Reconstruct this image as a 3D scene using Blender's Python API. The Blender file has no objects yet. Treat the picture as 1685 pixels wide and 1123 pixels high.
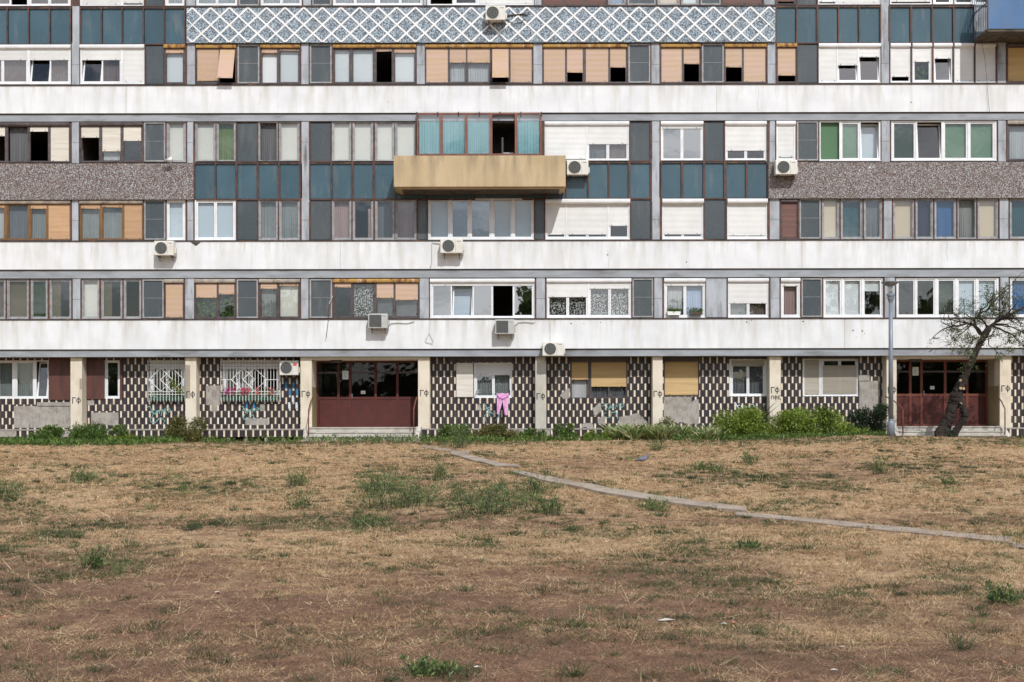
import bpy, bmesh, math, random
import numpy as np
from mathutils import Vector, Matrix
R = math.radians
random.seed(7); NR = np.random.default_rng(11)
SC = bpy.context.scene
COL = SC.collection

# ------------------------------------------------------------------ camera
EYE = 1.65; DIST = 44.0; FP = 2068.0; UC = 842.5; VH = 690.0      # eye height, distance to the facade, focal length in photo pixels, horizon row
cd = bpy.data.cameras.new('camera'); cam = bpy.data.objects.new('camera', cd); COL.objects.link(cam)
cam.location = (0, -DIST, EYE); cam.rotation_euler = (R(90), R(0.1), 0)
cd.sensor_width = 36; cd.lens = 36 * FP / 1685.0; cd.shift_y = (VH - 561.5) / 1685.0
cd.clip_start = 0.1; cd.clip_end = 3000
SC.camera = cam
# ------------------------------------------------------------------ world + sun
SD = Vector((-0.33, 1.0, -1.06)).normalized()
w = bpy.data.worlds.new("World"); SC.world = w; w.use_nodes = True
nt = w.node_tree; bg = nt.nodes['Background']
sky = nt.nodes.new('ShaderNodeTexSky'); sky.sky_type = 'NISHITA'; sky.sun_disc = False
sky.sun_elevation = math.asin(-SD.z); sky.sun_rotation = R(161.7); sky.air_density = 1.0; sky.dust_density = 1.0
tc = nt.nodes.new('ShaderNodeTexCoord'); mp = nt.nodes.new('ShaderNodeMapping'); mp.inputs['Scale'].default_value = (1, 1, 2.6)
nz = nt.nodes.new('ShaderNodeTexNoise'); nz.inputs['Scale'].default_value = 3.2; nz.inputs['Detail'].default_value = 7; nz.inputs['Roughness'].default_value = .58
rp = nt.nodes.new('ShaderNodeValToRGB'); rp.color_ramp.elements[0].position = .47; rp.color_ramp.elements[1].position = .62
mx = nt.nodes.new('ShaderNodeMix'); mx.data_type = 'RGBA'
nt.links.new(tc.outputs['Generated'], mp.inputs['Vector']); nt.links.new(mp.outputs[0], nz.inputs['Vector'])
nt.links.new(nz.outputs[0], rp.inputs[0]); nt.links.new(rp.outputs[0], mx.inputs['Factor'])
nt.links.new(sky.outputs[0], mx.inputs['A']); mx.inputs['B'].default_value = (20, 20.6, 21.6, 1)
nt.links.new(mx.outputs['Result'], bg.inputs['Color']); bg.inputs['Strength'].default_value = 0.085
sl = bpy.data.lights.new('sun', 'SUN'); sl.energy = 3.15; sl.angle = R(0.5); sl.color = (1.0, .982, .955)
so = bpy.data.objects.new('sun', sl); COL.objects.link(so); so.rotation_euler = SD.to_track_quat('-Z', 'Y').to_euler()
SC.view_settings.view_transform = 'Standard'; SC.view_settings.look = 'None'; SC.view_settings.gamma = 1; SC.view_settings.exposure = 0.0
SC.cycles.max_bounces = 6; SC.cycles.transparent_max_bounces = 12; SC.cycles.caustics_reflective = False; SC.cycles.caustics_refractive = False

def X(u, y=0.0): return (u - UC) * (DIST + y) / FP
def Z(v, y=0.0): return EYE + (VH - v) * (DIST + y) / FP

# ------------------------------------------------------------------ materials
def s2l(c): return tuple(((x / 255) / 12.92 if x / 255 <= .04045 else ((x / 255 + .055) / 1.055) ** 2.4) for x in c)
MATS = {}
def nodes(m):
    m.use_nodes = True; t = m.node_tree; t.nodes.clear()
    o = t.nodes.new('ShaderNodeOutputMaterial'); b = t.nodes.new('ShaderNodeBsdfPrincipled'); t.links.new(b.outputs[0], o.inputs[0])
    return t, b, o
def N(t, ty, **k):
    n = t.nodes.new(ty)
    for a, v in k.items():
        if a[0] == '_': setattr(n, a[1:], v)
        else: n.inputs[a.replace('__', ' ')].default_value = v
    return n
def noise(t, scale, detail=4, stretch=(1, 1, 1), rough=.55, coord='Object'):
    c = N(t, 'ShaderNodeTexCoord'); m = N(t, 'ShaderNodeMapping'); m.inputs['Scale'].default_value = stretch
    n = N(t, 'ShaderNodeTexNoise', Scale=scale, Detail=detail, Roughness=rough)
    t.links.new(c.outputs[coord], m.inputs[0]); t.links.new(m.outputs[0], n.inputs['Vector']); return n.outputs[0]
def ramp(t, fac, lo, hi):
    r = N(t, 'ShaderNodeMapRange'); r.inputs[1].default_value = lo; r.inputs[2].default_value = hi; t.links.new(fac, r.inputs[0]); return r.outputs[0]
def mix(t, fac, a, b, mode='MIX'):
    m = N(t, 'ShaderNodeMix', _data_type='RGBA', _blend_type=mode)
    for k, v in (('Factor', fac), ('A', a), ('B', b)):
        if hasattr(v, 'is_linked'): t.links.new(v, m.inputs[k])
        elif k == 'Factor': m.inputs[k].default_value = v
        else: m.inputs[k].default_value = (*v, 1)
    return m.outputs['Result']
def mth(t, op, a, b=0.0):
    m = N(t, 'ShaderNodeMath', _operation=op)
    for i, v in enumerate((a, b)):
        if hasattr(v, 'is_linked'): t.links.new(v, m.inputs[i])
        else: m.inputs[i].default_value = v
    return m.outputs[0]
def bump(t, b, h, dist=.01, strength=.5):
    n = N(t, 'ShaderNodeBump', Strength=strength, Distance=dist); t.links.new(h, n.inputs['Height']); t.links.new(n.outputs[0], b.inputs['Normal'])
def mk(name, col, col2=None, scale=4, stretch=(1, 1, 1), lo=.4, hi=.65, rough=.7, bs=0, bd=.004, dirt=None, dscale=2, dstretch=(1, 1, .15), dlo=.55, dhi=.75, metal=0, fine=.06):
    m = bpy.data.materials.new(name); t, b, o = nodes(m); c = s2l(col)
    out = c
    if col2: out = mix(t, ramp(t, noise(t, scale, 5, stretch), lo, hi), c, s2l(col2))
    if dirt: out = mix(t, ramp(t, noise(t, dscale, 5, dstretch), dlo, dhi), out, s2l(dirt))
    if name[:2] in ('s_', 'f_'):
        oi = N(t, 'ShaderNodeObjectInfo'); out = mix(t, mth(t, 'MULTIPLY', oi.outputs['Random'], .35 if name[:2] == 's_' else .15), out, s2l(tuple(int(q * .82) for q in (col2 or col))))
    if fine:
        f = ramp(t, noise(t, 60, 2), .3, .7); g = mth(t, 'MULTIPLY_ADD', f, 2 * fine); g.node.inputs[2].default_value = 1 - fine
        cc = N(t, 'ShaderNodeCombineXYZ'); [t.links.new(g, cc.inputs[i]) for i in range(3)]
        out = mix(t, 1.0, out, cc.outputs[0], 'MULTIPLY')
    if hasattr(out, 'is_linked'): t.links.new(out, b.inputs['Base Color'])
    else: b.inputs['Base Color'].default_value = (*out, 1)
    b.inputs['Roughness'].default_value = rough; b.inputs['Metallic'].default_value = metal
    if bs: bump(t, b, noise(t, bs, 4), bd)
    MATS[name] = m; return m
# white rendered bands with rain streaks starting under the ledge
def mk_render(name, col, streak, rust):
    m = bpy.data.materials.new(name); t, b, o = nodes(m)
    g = N(t, 'ShaderNodeTexCoord'); sp = N(t, 'ShaderNodeSeparateXYZ'); t.links.new(g.outputs['Generated'], sp.inputs[0])
    top = ramp(t, sp.outputs[2], .15, 1.0); top = mth(t, 'POWER', top, 1.6)
    s = mth(t, 'MULTIPLY', ramp(t, noise(t, 3.2, 6, (1, 1, .16)), .46, .72), mth(t, 'MULTIPLY_ADD', top, .62)); s = mth(t, 'MULTIPLY', s, 1.0 if name[0] == 'w' else 1.15)
    r = mth(t, 'MULTIPLY', ramp(t, noise(t, 2.3, 6, (1.7, 1, .3)), .60, .74), mth(t, 'MULTIPLY', top, .5))
    c = mix(t, ramp(t, noise(t, 1.1, 5), .35, .7), s2l(col), s2l(tuple(k - 16 for k in col)))
    c = mix(t, s, c, s2l(streak)); c = mix(t, r, c, s2l(rust))
    c = mix(t, mth(t, 'MULTIPLY', ramp(t, noise(t, 45, 3), .4, .8), .18), c, s2l((175, 174, 170)))
    t.links.new(c, b.inputs['Base Color']); b.inputs['Roughness'].default_value = .9; bump(t, b, noise(t, 70, 4), .004, .5)
    MATS[name] = m
mk_render('white_render', (233, 235, 237), (196, 193, 184), (172, 150, 126))
mk_render('ochre_render', (196, 174, 138), (146, 130, 102), (112, 98, 78))
mk('beam_concrete', (160, 165, 171), (140, 144, 149), 1.6, (.5, 1, 2), rough=.85, bs=30, dirt=(96, 92, 84), dscale=1.3, dstretch=(.6, 1, 2.4), dlo=.56, dhi=.8)
mk('column_concrete', (176, 181, 187), (148, 152, 157), 3, (1, 1, .4), rough=.85, bs=30, dirt=(92, 88, 86), dscale=3.5, dstretch=(1.5, 1, .25), dlo=.56, dhi=.78)
mk('dark_concrete', (86, 80, 72), (58, 52, 46), 3, rough=.9, bs=25, dirt=(120, 100, 70), dscale=4, dstretch=(1, 1, 1))
mk('steel_rust', (84, 62, 58), (60, 44, 42), 6, rough=.65, dirt=(112, 66, 44), dscale=7, dstretch=(1, 1, .4), dlo=.5, dhi=.7)
mk('ledge', (70, 58, 54), (48, 40, 38), 5, rough=.7, dirt=(120, 84, 58), dscale=6, dstretch=(.5, 1, 1), dlo=.55, dhi=.7)
mk('f_w', (236, 237, 238), (222, 223, 224), 3, rough=.35, fine=.02)
mk('f_d', (88, 78, 78), (66, 58, 58), 6, rough=.55, dirt=(120, 104, 96), dscale=9, dstretch=(1, 1, .3), dlo=.58, dhi=.75)
mk('f_a', (168, 168, 170), (142, 140, 138), 6, rough=.5, dirt=(112, 104, 98), dscale=8, dstretch=(1, 1, .3), dlo=.6, dhi=.78)
mk('f_o', (132, 96, 58), (104, 76, 48), 8, (1, 1, .3), rough=.6)
mk('f_r', (142, 90, 74), (116, 74, 62), 8, (1, 1, .3), rough=.6)
mk('s_W', (226, 226, 224), (216, 216, 214), 2, rough=.5, fine=.02)
mk('s_T', (200, 170, 152), (196, 168, 136), 2.2, (.25, 1, 3.2), .42, .6, rough=.55, dirt=(200, 164, 142), dscale=6, dstretch=(.1, 1, 6), dlo=.55, dhi=.75)
mk('s_C', (232, 226, 214), (214, 206, 192), 3, (.3, 1, 4), rough=.55)
mk('s_O', (198, 162, 126), (188, 150, 112), 3, (.3, 1, 4), rough=.55)
mk('s_B', (112, 72, 62), (98, 62, 54), 3, (.3, 1, 4), rough=.6)
mk('s_Y', (204, 172, 118), (190, 158, 106), 3, (.3, 1, 4), rough=.55)
mk('s_G', (184, 176, 162), (172, 164, 150), 3, (.3, 1, 4), rough=.6)
mk('box_rust', (178, 138, 72), (118, 74, 44), 5, (1.5, 1, 1), .46, .64, rough=.7, dirt=(206, 190, 170), dscale=7, dlo=.6, dhi=.72)
mk('box_grey', (176, 166, 150), (140, 132, 124), 4, rough=.7, dirt=(110, 92, 78), dscale=6, dstretch=(1, 1, 1))
def mk_glasspanel(name, col, col2, spec):
    m = bpy.data.materials.new(name); t, b, o = nodes(m)
    c = mix(t, ramp(t, noise(t, .9, 4, (1, 1, .6)), .35, .68), s2l(col), s2l(col2))
    c = mix(t, mth(t, 'MULTIPLY', ramp(t, noise(t, 55, 3), .42, .66), .5), c, s2l(spec))
    c = mix(t, mth(t, 'MULTIPLY', ramp(t, noise(t, 3, 6, (1.3, 1, .25)), .55, .8), .5), c, s2l((128, 128, 126)))
    oi = N(t, 'ShaderNodeObjectInfo'); c = mix(t, mth(t, 'MULTIPLY', oi.outputs['Random'], .3), c, s2l((52, 66, 74)))
    t.links.new(c, b.inputs['Base Color']); b.inputs['Roughness'].default_value = .32; b.inputs['IOR'].default_value = 1.5
    bump(t, b, noise(t, 90, 3), .0015, .5); MATS[name] = m
mk_glasspanel('teal_glass', (50, 80, 92), (66, 95, 108), (92, 120, 132))
mk_glasspanel('grey_glass', (64, 72, 76), (80, 86, 88), (104, 110, 112))
mk_glasspanel('blue_panel', (70, 110, 160), (88, 128, 178), (120, 156, 200))
def mk_pebble(name, cols, scale):
    m = bpy.data.materials.new(name); t, b, o = nodes(m)
    c = N(t, 'ShaderNodeTexCoord'); v = N(t, 'ShaderNodeTexVoronoi', Scale=scale, Randomness=1.0); t.links.new(c.outputs['Object'], v.inputs['Vector'])
    sp = N(t, 'ShaderNodeSeparateColor'); t.links.new(v.outputs['Color'], sp.inputs[0])
    r = N(t, 'ShaderNodeValToRGB'); r.color_ramp.interpolation = 'CONSTANT'; e = r.color_ramp.elements
    for i, (p, k) in enumerate(cols):
        if i < 2: e[i].position = p; e[i].color = (*s2l(k), 1)
        else: n = e.new(p); n.color = (*s2l(k), 1)
    t.links.new(sp.outputs[0], r.inputs[0])
    cc = mix(t, mth(t, 'MULTIPLY', ramp(t, noise(t, 1.1, 5, (1, 1, .7)), .5, .75), .35), r.outputs[0], s2l((110, 104, 98)))
    t.links.new(cc, b.inputs['Base Color']); b.inputs['Roughness'].default_value = .8
    bump(t, b, v.outputs['Distance'], .012, .6); MATS[name] = m
mk_pebble('pebble_brown', [(0, (88, 72, 66)), (.3, (122, 108, 102)), (.55, (156, 156, 158)), (.75, (106, 86, 78)), (.9, (180, 186, 190))], 44)
mk_pebble('pebble_blue', [(0, (78, 90, 100)), (.25, (132, 146, 158)), (.5, (172, 186, 196)), (.7, (104, 118, 130)), (.88, (190, 200, 208))], 34)
mk('lattice_white', (240, 241, 242), (226, 226, 224), 4, rough=.8, bs=40)
# tiled ground-floor wall: dark strips and pale upright tiles in staggered rows
def mk_tiles(name, single=False, phase=0.0):
    m = bpy.data.materials.new(name); t, b, o = nodes(m)
    c = N(t, 'ShaderNodeTexCoord'); s = N(t, 'ShaderNodeSeparateXYZ'); t.links.new(c.outputs['Object'], s.inputs[0])
    P = .2555; H = .2365
    zr = mth(t, 'DIVIDE', mth(t, 'ADD', s.outputs[2], -1.247), H); row = mth(t, 'FLOOR', zr); fz = mth(t, 'FRACT', zr)
    xs = mth(t, 'DIVIDE', mth(t, 'ADD', s.outputs[0], 40 + phase), P)
    if not single: xs = mth(t, 'ADD', xs, mth(t, 'MULTIPLY', mth(t, 'MODULO', mth(t, 'ADD', row, 40), 2.0), .5))
    fx = mth(t, 'FRACT', xs); cell = mth(t, 'FLOOR', xs)
    pale = mth(t, 'LESS_THAN', fx, .255)
    f4 = mth(t, 'FRACT', mth(t, 'MULTIPLY', fx, 4)); strip = mth(t, 'FLOOR', mth(t, 'MULTIPLY', xs, 4))
    grout = mth(t, 'MAXIMUM', mth(t, 'LESS_THAN', f4, .09), mth(t, 'LESS_THAN', fz, .045) if not single else 0.0)
    cv = N(t, 'ShaderNodeCombineXYZ'); t.links.new(strip, cv.inputs[0]); t.links.new(row, cv.inputs[1])
    wn = N(t, 'ShaderNodeTexWhiteNoise'); t.links.new(cv.outputs[0], wn.inputs['Vector'])
    dark = mix(t, wn.outputs['Value'], s2l((36, 33, 37)), s2l((60, 52, 54)))
    lite = mix(t, wn.outputs['Value'], s2l((236, 222, 202)), s2l((214, 196, 172)))
    cc = mix(t, pale, dark, lite); cc = mix(t, mth(t, 'MULTIPLY', grout, .8), cc, s2l((58, 52, 52)))
    cc = mix(t, mth(t, 'MULTIPLY', ramp(t, noise(t, 2.2, 6), .54, .8), .25), cc, s2l((120, 110, 102)))
    t.links.new(cc, b.inputs['Base Color']); b.inputs['Roughness'].default_value = .45
    bump(t, b, mth(t, 'SUBTRACT', 1.0, grout), .004, .6); MATS[name] = m
mk_tiles('tiles', False, 0.0); mk_tiles('tiles_single', True, 0.03)
mk('cement', (168, 162, 154), (146, 140, 132), 5, rough=.9, bs=20, bd=.01, dirt=(122, 114, 106), dscale=9, dstretch=(2, 1, .5), dlo=.55, dhi=.7)
mk('pillar_paint', (222, 212, 194), (212, 200, 180), 2, rough=.85, bs=40, dirt=(196, 184, 162), dscale=3, dstretch=(1, 1, .4))
mk('pillar_grey', (190, 186, 174), (176, 172, 162), 2, rough=.85, bs=40, dirt=(210, 200, 178), dscale=3, dstretch=(1, 1, .4))
mk('pillar_side', (170, 158, 140), (156, 146, 130), 2, rough=.9, bs=30)
mk('dado', (148, 132, 96), (136, 120, 88), 2, rough=.8)
mk('door_paint', (84, 34, 27), (72, 29, 24), 3, rough=.65, fine=.08)
mk('door_frame_paint', (116, 60, 44), (98, 50, 38), 4, rough=.55)
mk('wood_brown', (96, 58, 50), (80, 48, 42), 7, (1, 1, .15), rough=.6, bs=20)
mk('step_concrete', (196, 190, 180), (170, 164, 154), 3, rough=.9, bs=25, dirt=(130, 124, 114), dscale=5, dstretch=(.5, 1, 1))
mk('path_concrete', (162, 148, 134), (134, 120, 106), 1.5, rough=.95, bs=20, bd=.01, dirt=(128, 112, 94), dscale=6, dstretch=(1, 1, 1), fine=.15)
mk('rail_rust', (124, 74, 56), (96, 58, 46), 8, rough=.7)
mk('galv', (134, 142, 152), (116, 124, 134), 4, (1, 1, .5), rough=.5, metal=.2)
mk('ac_cream', (224, 222, 214), (212, 208, 198), 3, rough=.45, fine=.02, dirt=(190, 184, 170), dscale=6)
mk('ac_dark', (70, 74, 74), (58, 62, 62), 8, rough=.6)
mk('ac_grille', (128, 130, 126), rough=.5, fine=0)
mk('ac_grey', (190, 190, 186), (176, 176, 172), 3, rough=.45, fine=.02)
mk('mark_red', (214, 84, 82), rough=.5, fine=0)
mk('mark_grey', (150, 152, 158), rough=.5, fine=0)
mk('black_paint', (38, 34, 32), rough=.7, fine=0)
mk('cyan_paint', (112, 166, 162), (146, 186, 182), 8, rough=.7, fine=0)
mk('pale_paint', (214, 226, 232), (190, 206, 214), 8, rough=.7, fine=0)
mk('blue_tile', (64, 132, 176), (52, 116, 160), 8, rough=.5, fine=0)
mk('paper', (222, 226, 222), (204, 210, 208), 20, rough=.8, fine=0)
mk('litter_paper', (206, 200, 188), (176, 164, 148), 20, rough=.8, fine=0)
mk('grille_white', (232, 232, 230), rough=.4, fine=0)
mk('cable_pale', (188, 186, 178), rough=.6, fine=0)
mk('cable_dark', (70, 66, 64), rough=.6, fine=0)
mk('pink_cloth', (234, 178, 220), (222, 164, 208), 6, rough=.9, bs=15, bd=.01, fine=.03)
mk('pink_waist', (206, 120, 190), rough=.9, fine=0)
mk('planter_green', (40, 76, 58), rough=.6, fine=0)
mk('planter_white', (228, 228, 226), rough=.5, fine=0)
mk('bark', (50, 41, 36), (27, 22, 19), 9, (1, 1, .4), rough=.95, bs=26, bd=.05, dirt=(76, 66, 56), dscale=6, dstretch=(1, 1, 1), dlo=.6, dhi=.75)
mk('cut_wood', (172, 146, 112), rough=.8, fine=0)
mk('twig', (58, 48, 42), rough=.9, fine=0)
mk('interior_wall', (96, 88, 78), (84, 76, 68), 2, rough=.9)
mk('interior_dark', (38, 34, 32), rough=.9, fine=0)
mk('stone', (176, 166, 156), (150, 140, 130), 6, rough=.9, bs=30)
mk('bird_grey', (120, 126, 140), (84, 88, 98), 20, rough=.7, fine=0)
mk('lamp_glass', (210, 216, 218), rough=.2, fine=0)
# curtains: cloth that lets some light through
def mk_cloth(name, col, sheer=0.0, col2=None, scale=14):
    m = bpy.data.materials.new(name); t, b, o = nodes(m); c = s2l(col)
    d = N(t, 'ShaderNodeBsdfDiffuse'); tr = N(t, 'ShaderNodeBsdfTranslucent'); mx = N(t, 'ShaderNodeMixShader'); mx.inputs[0].default_value = .25
    if col2:
        f = ramp(t, noise(t, scale, 3), .5, .56); cc = mix(t, f, c, s2l(col2)); t.links.new(cc, d.inputs[0]); t.links.new(cc, tr.inputs[0])
    else: d.inputs[0].default_value = (*c, 1); tr.inputs[0].default_value = (*c, 1)
    t.links.new(d.outputs[0], mx.inputs[1]); t.links.new(tr.outputs[0], mx.inputs[2]); out = mx.outputs[0]
    if sheer:
        tp = N(t, 'ShaderNodeBsdfTransparent'); m2 = N(t, 'ShaderNodeMixShader'); m2.inputs[0].default_value = sheer
        if name == 'c_lace': t.links.new(ramp(t, noise(t, 22, 4), .56, .50), m2.inputs[0])
        t.links.new(out, m2.inputs[1]); t.links.new(tp.outputs[0], m2.inputs[2]); out = m2.outputs[0]
    t.links.new(out, o.inputs[0]); t.nodes.remove(b); MATS[name] = m
for n_, a_ in {'brown': ((138, 120, 116), .2), 'white': ((214, 216, 218), .15), 'blind': ((240, 244, 246), 0), 'cream': ((240, 237, 226), 0), 'beige': ((232, 212, 186), 0),
             'sheer': ((190, 196, 194), .45), 'lace': ((226, 226, 222), .5), 'teal': ((122, 182, 188), 0), 'tealdark': ((62, 106, 116), .2),
             'green': ((108, 142, 112), 0), 'darkgreen': ((62, 76, 58), 0), 'blue': ((74, 116, 168), 0), 'bluepale': ((180, 200, 228), .1), 'palesky': ((214, 226, 236), 0),
             'pink': ((206, 176, 172), .25), 'olive': ((108, 98, 76), 0), 'lime': ((118, 136, 72), 0), 'gauze': ((150, 152, 156), .4), 'navy': ((70, 74, 100), .2)}.items():
    mk_cloth('c_' + n_, a_[0], a_[1])
mk_cloth('c_plants', (44, 46, 40), 0, (76, 100, 48), 9)
def mk_glass(name, ior, tint, wav):
    m = bpy.data.materials.new(name); t, b, o = nodes(m); t.nodes.remove(b)
    r0 = ((ior - 1) / (ior + 1)) ** 2; lw = N(t, 'ShaderNodeLayerWeight', Blend=.5); fr = mth(t, 'MULTIPLY_ADD', mth(t, 'POWER', lw.outputs['Facing'], 5.0), 1 - r0); fr.node.inputs[2].default_value = r0; f = fr.node; g = N(t, 'ShaderNodeBsdfGlossy', Roughness=.015); g.inputs[0].default_value = (1, 1, 1, 1)
    tp = N(t, 'ShaderNodeBsdfTransparent'); tp.inputs[0].default_value = (*tint, 1); mx = N(t, 'ShaderNodeMixShader')
    nb = N(t, 'ShaderNodeBump', Strength=.35, Distance=wav); t.links.new(noise(t, 1.6, 2), nb.inputs['Height']); t.links.new(nb.outputs[0], g.inputs['Normal'])
    t.links.new(f.outputs[0], mx.inputs[0]); t.links.new(tp.outputs[0], mx.inputs[1]); t.links.new(g.outputs[0], mx.inputs[2]); t.links.new(mx.outputs[0], o.inputs[0]); MATS[name] = m
mk_glass('glass', 2.05, (.93, .96, .96), .006)
mk_glass('glass_mirror', 3.1, (.8, .85, .85), .006)
mk_glass('glass_dark', 1.45, (.55, .55, .52), .02)
def mk_leaf(name, cols, rough=.55, tl=.3):
    m = bpy.data.materials.new(name); t, b, o = nodes(m)
    a = N(t, 'ShaderNodeAttribute', _attribute_name='tint'); r = N(t, 'ShaderNodeValToRGB'); e = r.color_ramp.elements
    for i, k in enumerate(cols):
        p = i / (len(cols) - 1)
        if i == 0: e[0].position = 0; e[0].color = (*s2l(k), 1)
        elif i == len(cols) - 1: e[-1].position = 1; e[-1].color = (*s2l(k), 1)
        else: n = e.new(p); n.color = (*s2l(k), 1)
    t.links.new(a.outputs['Fac'], r.inputs[0]); t.links.new(r.outputs[0], b.inputs['Base Color']); b.inputs['Roughness'].default_value = rough
    tr = N(t, 'ShaderNodeBsdfTranslucent'); t.links.new(r.outputs[0], tr.inputs[0]); mx = N(t, 'ShaderNodeMixShader'); mx.inputs[0].default_value = tl
    t.links.new(b.outputs[0], mx.inputs[1]); t.links.new(tr.outputs[0], mx.inputs[2]); t.links.new(mx.outputs[0], o.inputs[0]); MATS[name] = m
mk_leaf('leaf_green', [(46, 68, 28), (72, 98, 40), (98, 124, 52), (126, 148, 70)])
mk_leaf('leaf_bright', [(66, 90, 30), (106, 130, 44), (144, 162, 64), (178, 186, 96)])
mk_leaf('leaf_dark', [(30, 46, 28), (44, 64, 36), (58, 80, 44)])
mk_leaf('leaf_red', [(62, 76, 34), (92, 104, 48), (122, 104, 62), (112, 134, 58)])
mk_leaf('leaf_lily', [(84, 112, 54), (122, 146, 78), (190, 196, 140), (226, 224, 184)])
mk_leaf('leaf_tree', [(58, 68, 38), (84, 98, 52), (118, 126, 74)])
mk_leaf('leaf_weed', [(58, 80, 44), (82, 108, 58), (112, 134, 78), (142, 154, 98)])
mk_leaf('blade_green', [(48, 64, 36), (72, 88, 48), (106, 112, 68)])
mk_leaf('blade_dry', [(88, 62, 44), (146, 114, 84), (194, 164, 126), (226, 202, 162)], .8, .15)
mk_leaf('petal', [(196, 70, 160), (214, 90, 130), (232, 128, 104), (240, 170, 200)])
# ground
def mk_ground():
    m = bpy.data.materials.new('ground'); t, b, o = nodes(m)
    soil = mix(t, ramp(t, noise(t, .9, 8, rough=.65), .35, .68), s2l((116, 82, 60)), s2l((146, 108, 82)))
    straw = mix(t, ramp(t, noise(t, 9, 6, rough=.7), .35, .68), s2l((170, 138, 102)), s2l((210, 178, 136)))
    a = N(t, 'ShaderNodeAttribute', _attribute_name='straw')
    f = mth(t, 'ADD', a.outputs['Fac'], mth(t, 'MULTIPLY', mth(t, 'SUBTRACT', noise(t, 2.2, 9, rough=.7), .5), 2.2))
    c = mix(t, ramp(t, f, .25, .75), soil, straw)
    g = N(t, 'ShaderNodeAttribute', _attribute_name='green')
    gf = mth(t, 'MULTIPLY', g.outputs['Fac'], ramp(t, noise(t, 5, 8, rough=.7), .38, .62))
    c = mix(t, mth(t, 'MULTIPLY', gf, .75), c, s2l((96, 98, 62)))
    c = mix(t, mth(t, 'MULTIPLY', ramp(t, noise(t, 8, 6, rough=.7), .5, .68), .5), c, s2l((92, 66, 48)))
    d = ramp(t, noise(t, 38, 6, rough=.75), .52, .66); c = mix(t, mth(t, 'MULTIPLY', d, .55), c, s2l((88, 66, 52)))
    d2 = ramp(t, noise(t, 55, 5, rough=.75), .56, .68); c = mix(t, mth(t, 'MULTIPLY', d2, .6), c, s2l((206, 180, 142)))
    t.links.new(c, b.inputs['Base Color']); b.inputs['Roughness'].default_value = .95
    h = mth(t, 'ADD', noise(t, 14, 8, rough=.7), mth(t, 'MULTIPLY', noise(t, 60, 5), .5)); bump(t, b, h, .05, .8); MATS['ground'] = m
mk_ground()

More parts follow.
